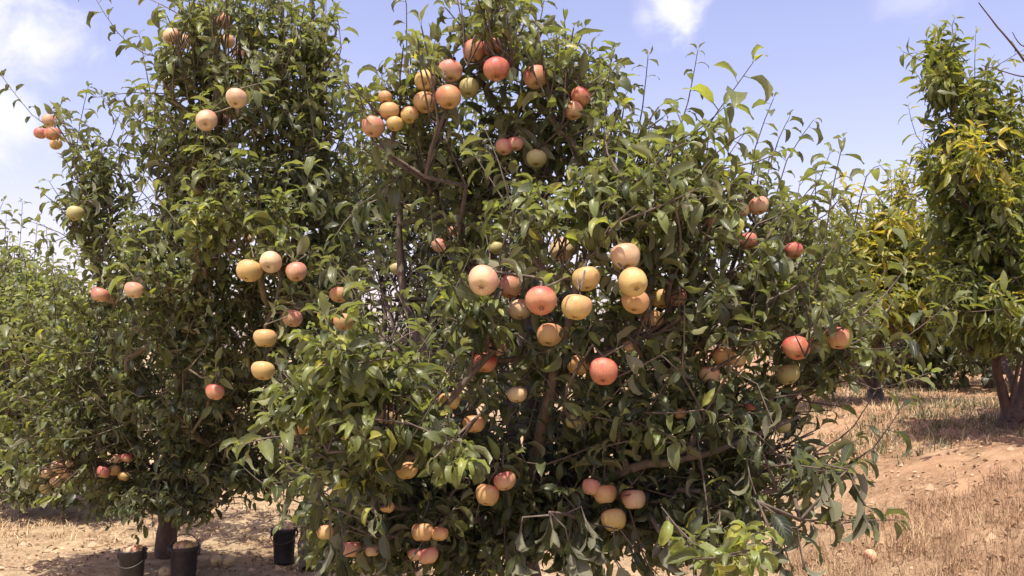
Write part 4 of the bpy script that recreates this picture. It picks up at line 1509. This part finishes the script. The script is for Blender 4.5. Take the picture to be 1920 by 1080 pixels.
b1 = bucket_thing(248, 1046, 4.75, .068, .20, 'black bucket nearest the left edge with a dry twig sprig behind it', False)
heap(b1, 7, 'pale apple filling the black bucket nearest the left edge', 'apples in the left bucket')
b2 = bucket_thing(345, 1036, 4.85, .076, .20, 'black bucket with its wire handle standing up, in front of the tall tree trunk', True)
heap(b2, 9, 'pale apple heaped in the bucket whose handle stands up', 'apples in the bucket with raised handle')
b3 = bucket_thing(533, 1003, 5.3, .070, .21, 'black bucket half hidden under the low branches of the big tree', False)
heap(b3, 6, 'pale apple heaped in the bucket under the low branches', 'apples in the half hidden bucket')

for px, py, lab in [(430, 1052, 'yellowish windfall apple lying between the two right buckets'), (406, 1051, 'pale windfall apple closest to the bucket with the raised handle'),
                    (309, 1072, 'windfall apple on the sand between the two left buckets'), (1632, 1042, 'whitish windfall apple on the dry grass right of the big tree')]:
    d = 5.0
    for _ in range(30):
        q = P(px, py, d)
        d += (q[2] - height(q[0], q[1]) - .03) * 2.0
        d = min(max(d, 2.5), 12)
    q = P(px, py, d)
    make_apple((q[0], q[1], height(q[0], q[1]) + .028), 'cream', rnd(1), .85, lab, 'windfall apples')

# ------------------------------------------------------------------ ground cover
STRAW, tS, bS, oS = mat('dry_straw')
at = N(tS, 'ShaderNodeAttribute', attribute_name='tint')
link(tS, ramp(tS, [(0, (0.13, 0.07, 0.035)), (.4, (0.27, 0.16, 0.085)), (.75, (0.46, 0.33, 0.18)), (1, (0.60, 0.48, 0.30))], at.outputs['Fac']), bS.inputs['Base Color'])
bS.inputs['Roughness'].default_value = .7
GREENW, tG, bG, oG = mat('dusty_weed')
at = N(tG, 'ShaderNodeAttribute', attribute_name='tint')
link(tG, ramp(tG, [(0, (0.05, 0.06, 0.025)), (.6, (0.12, 0.12, 0.05)), (1, (0.24, 0.20, 0.09))], at.outputs['Fac']), bG.inputs['Base Color'])
bG.inputs['Roughness'].default_value = .7


def blades(n_tufts, region, per, hgt, width, lean, density, tone):
    V, Fq, Tn = [], [], []
    made = 0
    while made < n_tufts:
        x, y = region()
        if density(x, y) < random.random():
            continue
        made += 1
        hh = hgt(x, y) * random.uniform(.6, 1.3)
        tn = tone(x, y) + random.gauss(0, .12)
        for _ in range(random.randint(per // 2, per)):
            a = random.uniform(0, 6.28)
            bx, by = x + random.gauss(0, .03), y + random.gauss(0, .03)
            bz = height(bx, by) - .01
            l = hh * random.uniform(.4, 1.2)
            ln = lean * random.uniform(.2, 1.3)
            dx, dy = math.cos(a) * ln, math.sin(a) * ln
            sx, sy = -math.sin(a + random.uniform(-.8, .8)) * width, math.cos(a) * width
            k = len(V)
            for t, w_ in ((0, 1), (.5, .75), (1, .12)):
                cx_, cy_, cz_ = bx + dx * l * t * t, by + dy * l * t * t, bz + l * t * (1 - .35 * ln * t)
                V.append((cx_ - sx * w_, cy_ - sy * w_, cz_))
                V.append((cx_ + sx * w_, cy_ + sy * w_, cz_))
                Tn += [tn, tn]
            Fq += [(k, k + 1, k + 3, k + 2), (k + 2, k + 3, k + 5, k + 4)]
    return np.array(V), np.array(Fq), np.clip(np.array(Tn), 0, 1)


def dens(x, y):
    v = .25 + 1.1 * noise.noise(Vector((x * 1.3, y * 1.3, 7))) + .8 * noise.noise(Vector((x * 4, y * 4, 1)))
    if x < 0.5:
        v -= .35
    # the bare bank stays open
    if x > 2.2 and 4.5 < y < 5.6:
        v -= .5
    return min(max(v, .04), 1)


def reg_near():
    y = random.uniform(2.9, 9)
    return random.uniform(-.62 * y, .66 * y), y


def reg_far():
    y = 6 + 16 * random.random() ** 1.4
    return random.uniform(-.65 * y, .7 * y), y


V, Fq, Tn = blades(5200, reg_near, 11, lambda x, y: .075 if x > .8 else .045, .0013, 1.3, dens, lambda x, y: .62 if x < .8 else .5)
o = ob('dry_grass', mesh_np('dry_grass', V, Fq, STRAW, True, Tn))
tag(o, 'short dry straw grass over the orchard floor', 'grass', kind='stuff')
V, Fq, Tn = blades(4600, reg_far, 9, lambda x, y: .09, .003, 1.1, dens, lambda x, y: .78)
o = ob('dry_grass', mesh_np('dry_grass', V, Fq, STRAW, True, Tn))
tag(o, 'thin straw grass farther off between the rows', 'grass', kind='stuff')
V, Fq, Tn = blades(1500, lambda: (random.uniform(1.3, 3.2), random.uniform(2.9, 4.6)), 12, lambda x, y: .13, .0012, .9, lambda x, y: .3 + .6 * max(0, noise.noise(Vector((x * 2, y * 2, 5))) + .3), lambda x, y: .42 + .5 * noise.noise(Vector((x * 2.5, y * 2.5, 3))))
o = ob('dry_grass', mesh_np('dry_grass', V, Fq, STRAW, True, Tn))
tag(o, 'tall reddish brown dead grass on the near slope', 'grass', kind='stuff')
V, Fq, Tn = blades(700, lambda: (random.uniform(2.2, 5), random.uniform(5.4, 10)), 14, lambda x, y: .10, .003, .9, lambda x, y: .2 + .9 * max(0, noise.noise(Vector((x * 1.2, y * 1.2, 9))) + .35), lambda x, y: .5)
o = ob('weeds', mesh_np('weeds', V, Fq, GREENW, True, Tn))
tag(o, 'dusty green weeds in the shade around the trunks', 'weeds', kind='stuff')

# fallen leaves and clods
LL = Leaves()
cents = [(-2.1, 5.4, 1.0), (.1, 4.6, 1.4), (3.3, 6, 1.0), (3.2, 8.2, 1.3), (2.2, 3.9, .9), (2.2, 3.9, .6), (-1.4, 5.5, .7), (-2.6, 6.5, 1.2)]
for i in range(2600):
    cx, cy, s_ = random.choice(cents)
    x, y = cx + random.gauss(0, s_), cy + random.gauss(0, s_ * .8)
    if y < 2.6:
        continue
    a = random.uniform(0, 6.28)
    LL.add(np.array([x, y, height(x, y) + random.uniform(.004, .02)]), np.array([math.cos(a), math.sin(a), random.uniform(-.1, .3)]), UPV + rnd(.35), random.uniform(.022, .05), .25 + .75 * random.random())
LL.freeze()
o = ob('fallen_leaves', leaves_mesh('fallen_leaves', LL, np.ones(len(LL.pos), bool), 'apple', 'far', DRY_LEAF))
tag(o, 'dry brown leaves littering the soil under the trees', 'leaves', kind='stuff')

CLOD = simple('soil_clod', (0.42, 0.29, 0.18), .95, .35, 3)
V, Fq = [], []
for i in range(6500):
    y = random.uniform(2.9, 10)
    x = random.uniform(-.62 * y, .66 * y)
    r = abs(random.gauss(0, .008)) + .004
    if random.random() < .03:
        r *= 2.4
    z = height(x, y)
    k = len(V)
    rr = [r * random.uniform(.6, 1.3) for _ in range(6)]
    V += [(x + rr[0], y, z), (x, y + rr[1], z), (x - rr[2], y, z), (x, y - rr[3], z), (x, y, z + rr[4] * .8), (x, y, z - rr[5])]
    for a, b in ((0, 1), (1, 2), (2, 3), (3, 0)):
        Fq += [(k + a, k + b, k + 4), (k + b, k + a, k + 5)]
o = ob('soil_clods', mesh_np('soil_clods', np.array(V), np.array(Fq), CLOD, False))
tag(o, 'small clods and stones scattered over the soil', 'gravel', kind='stuff')
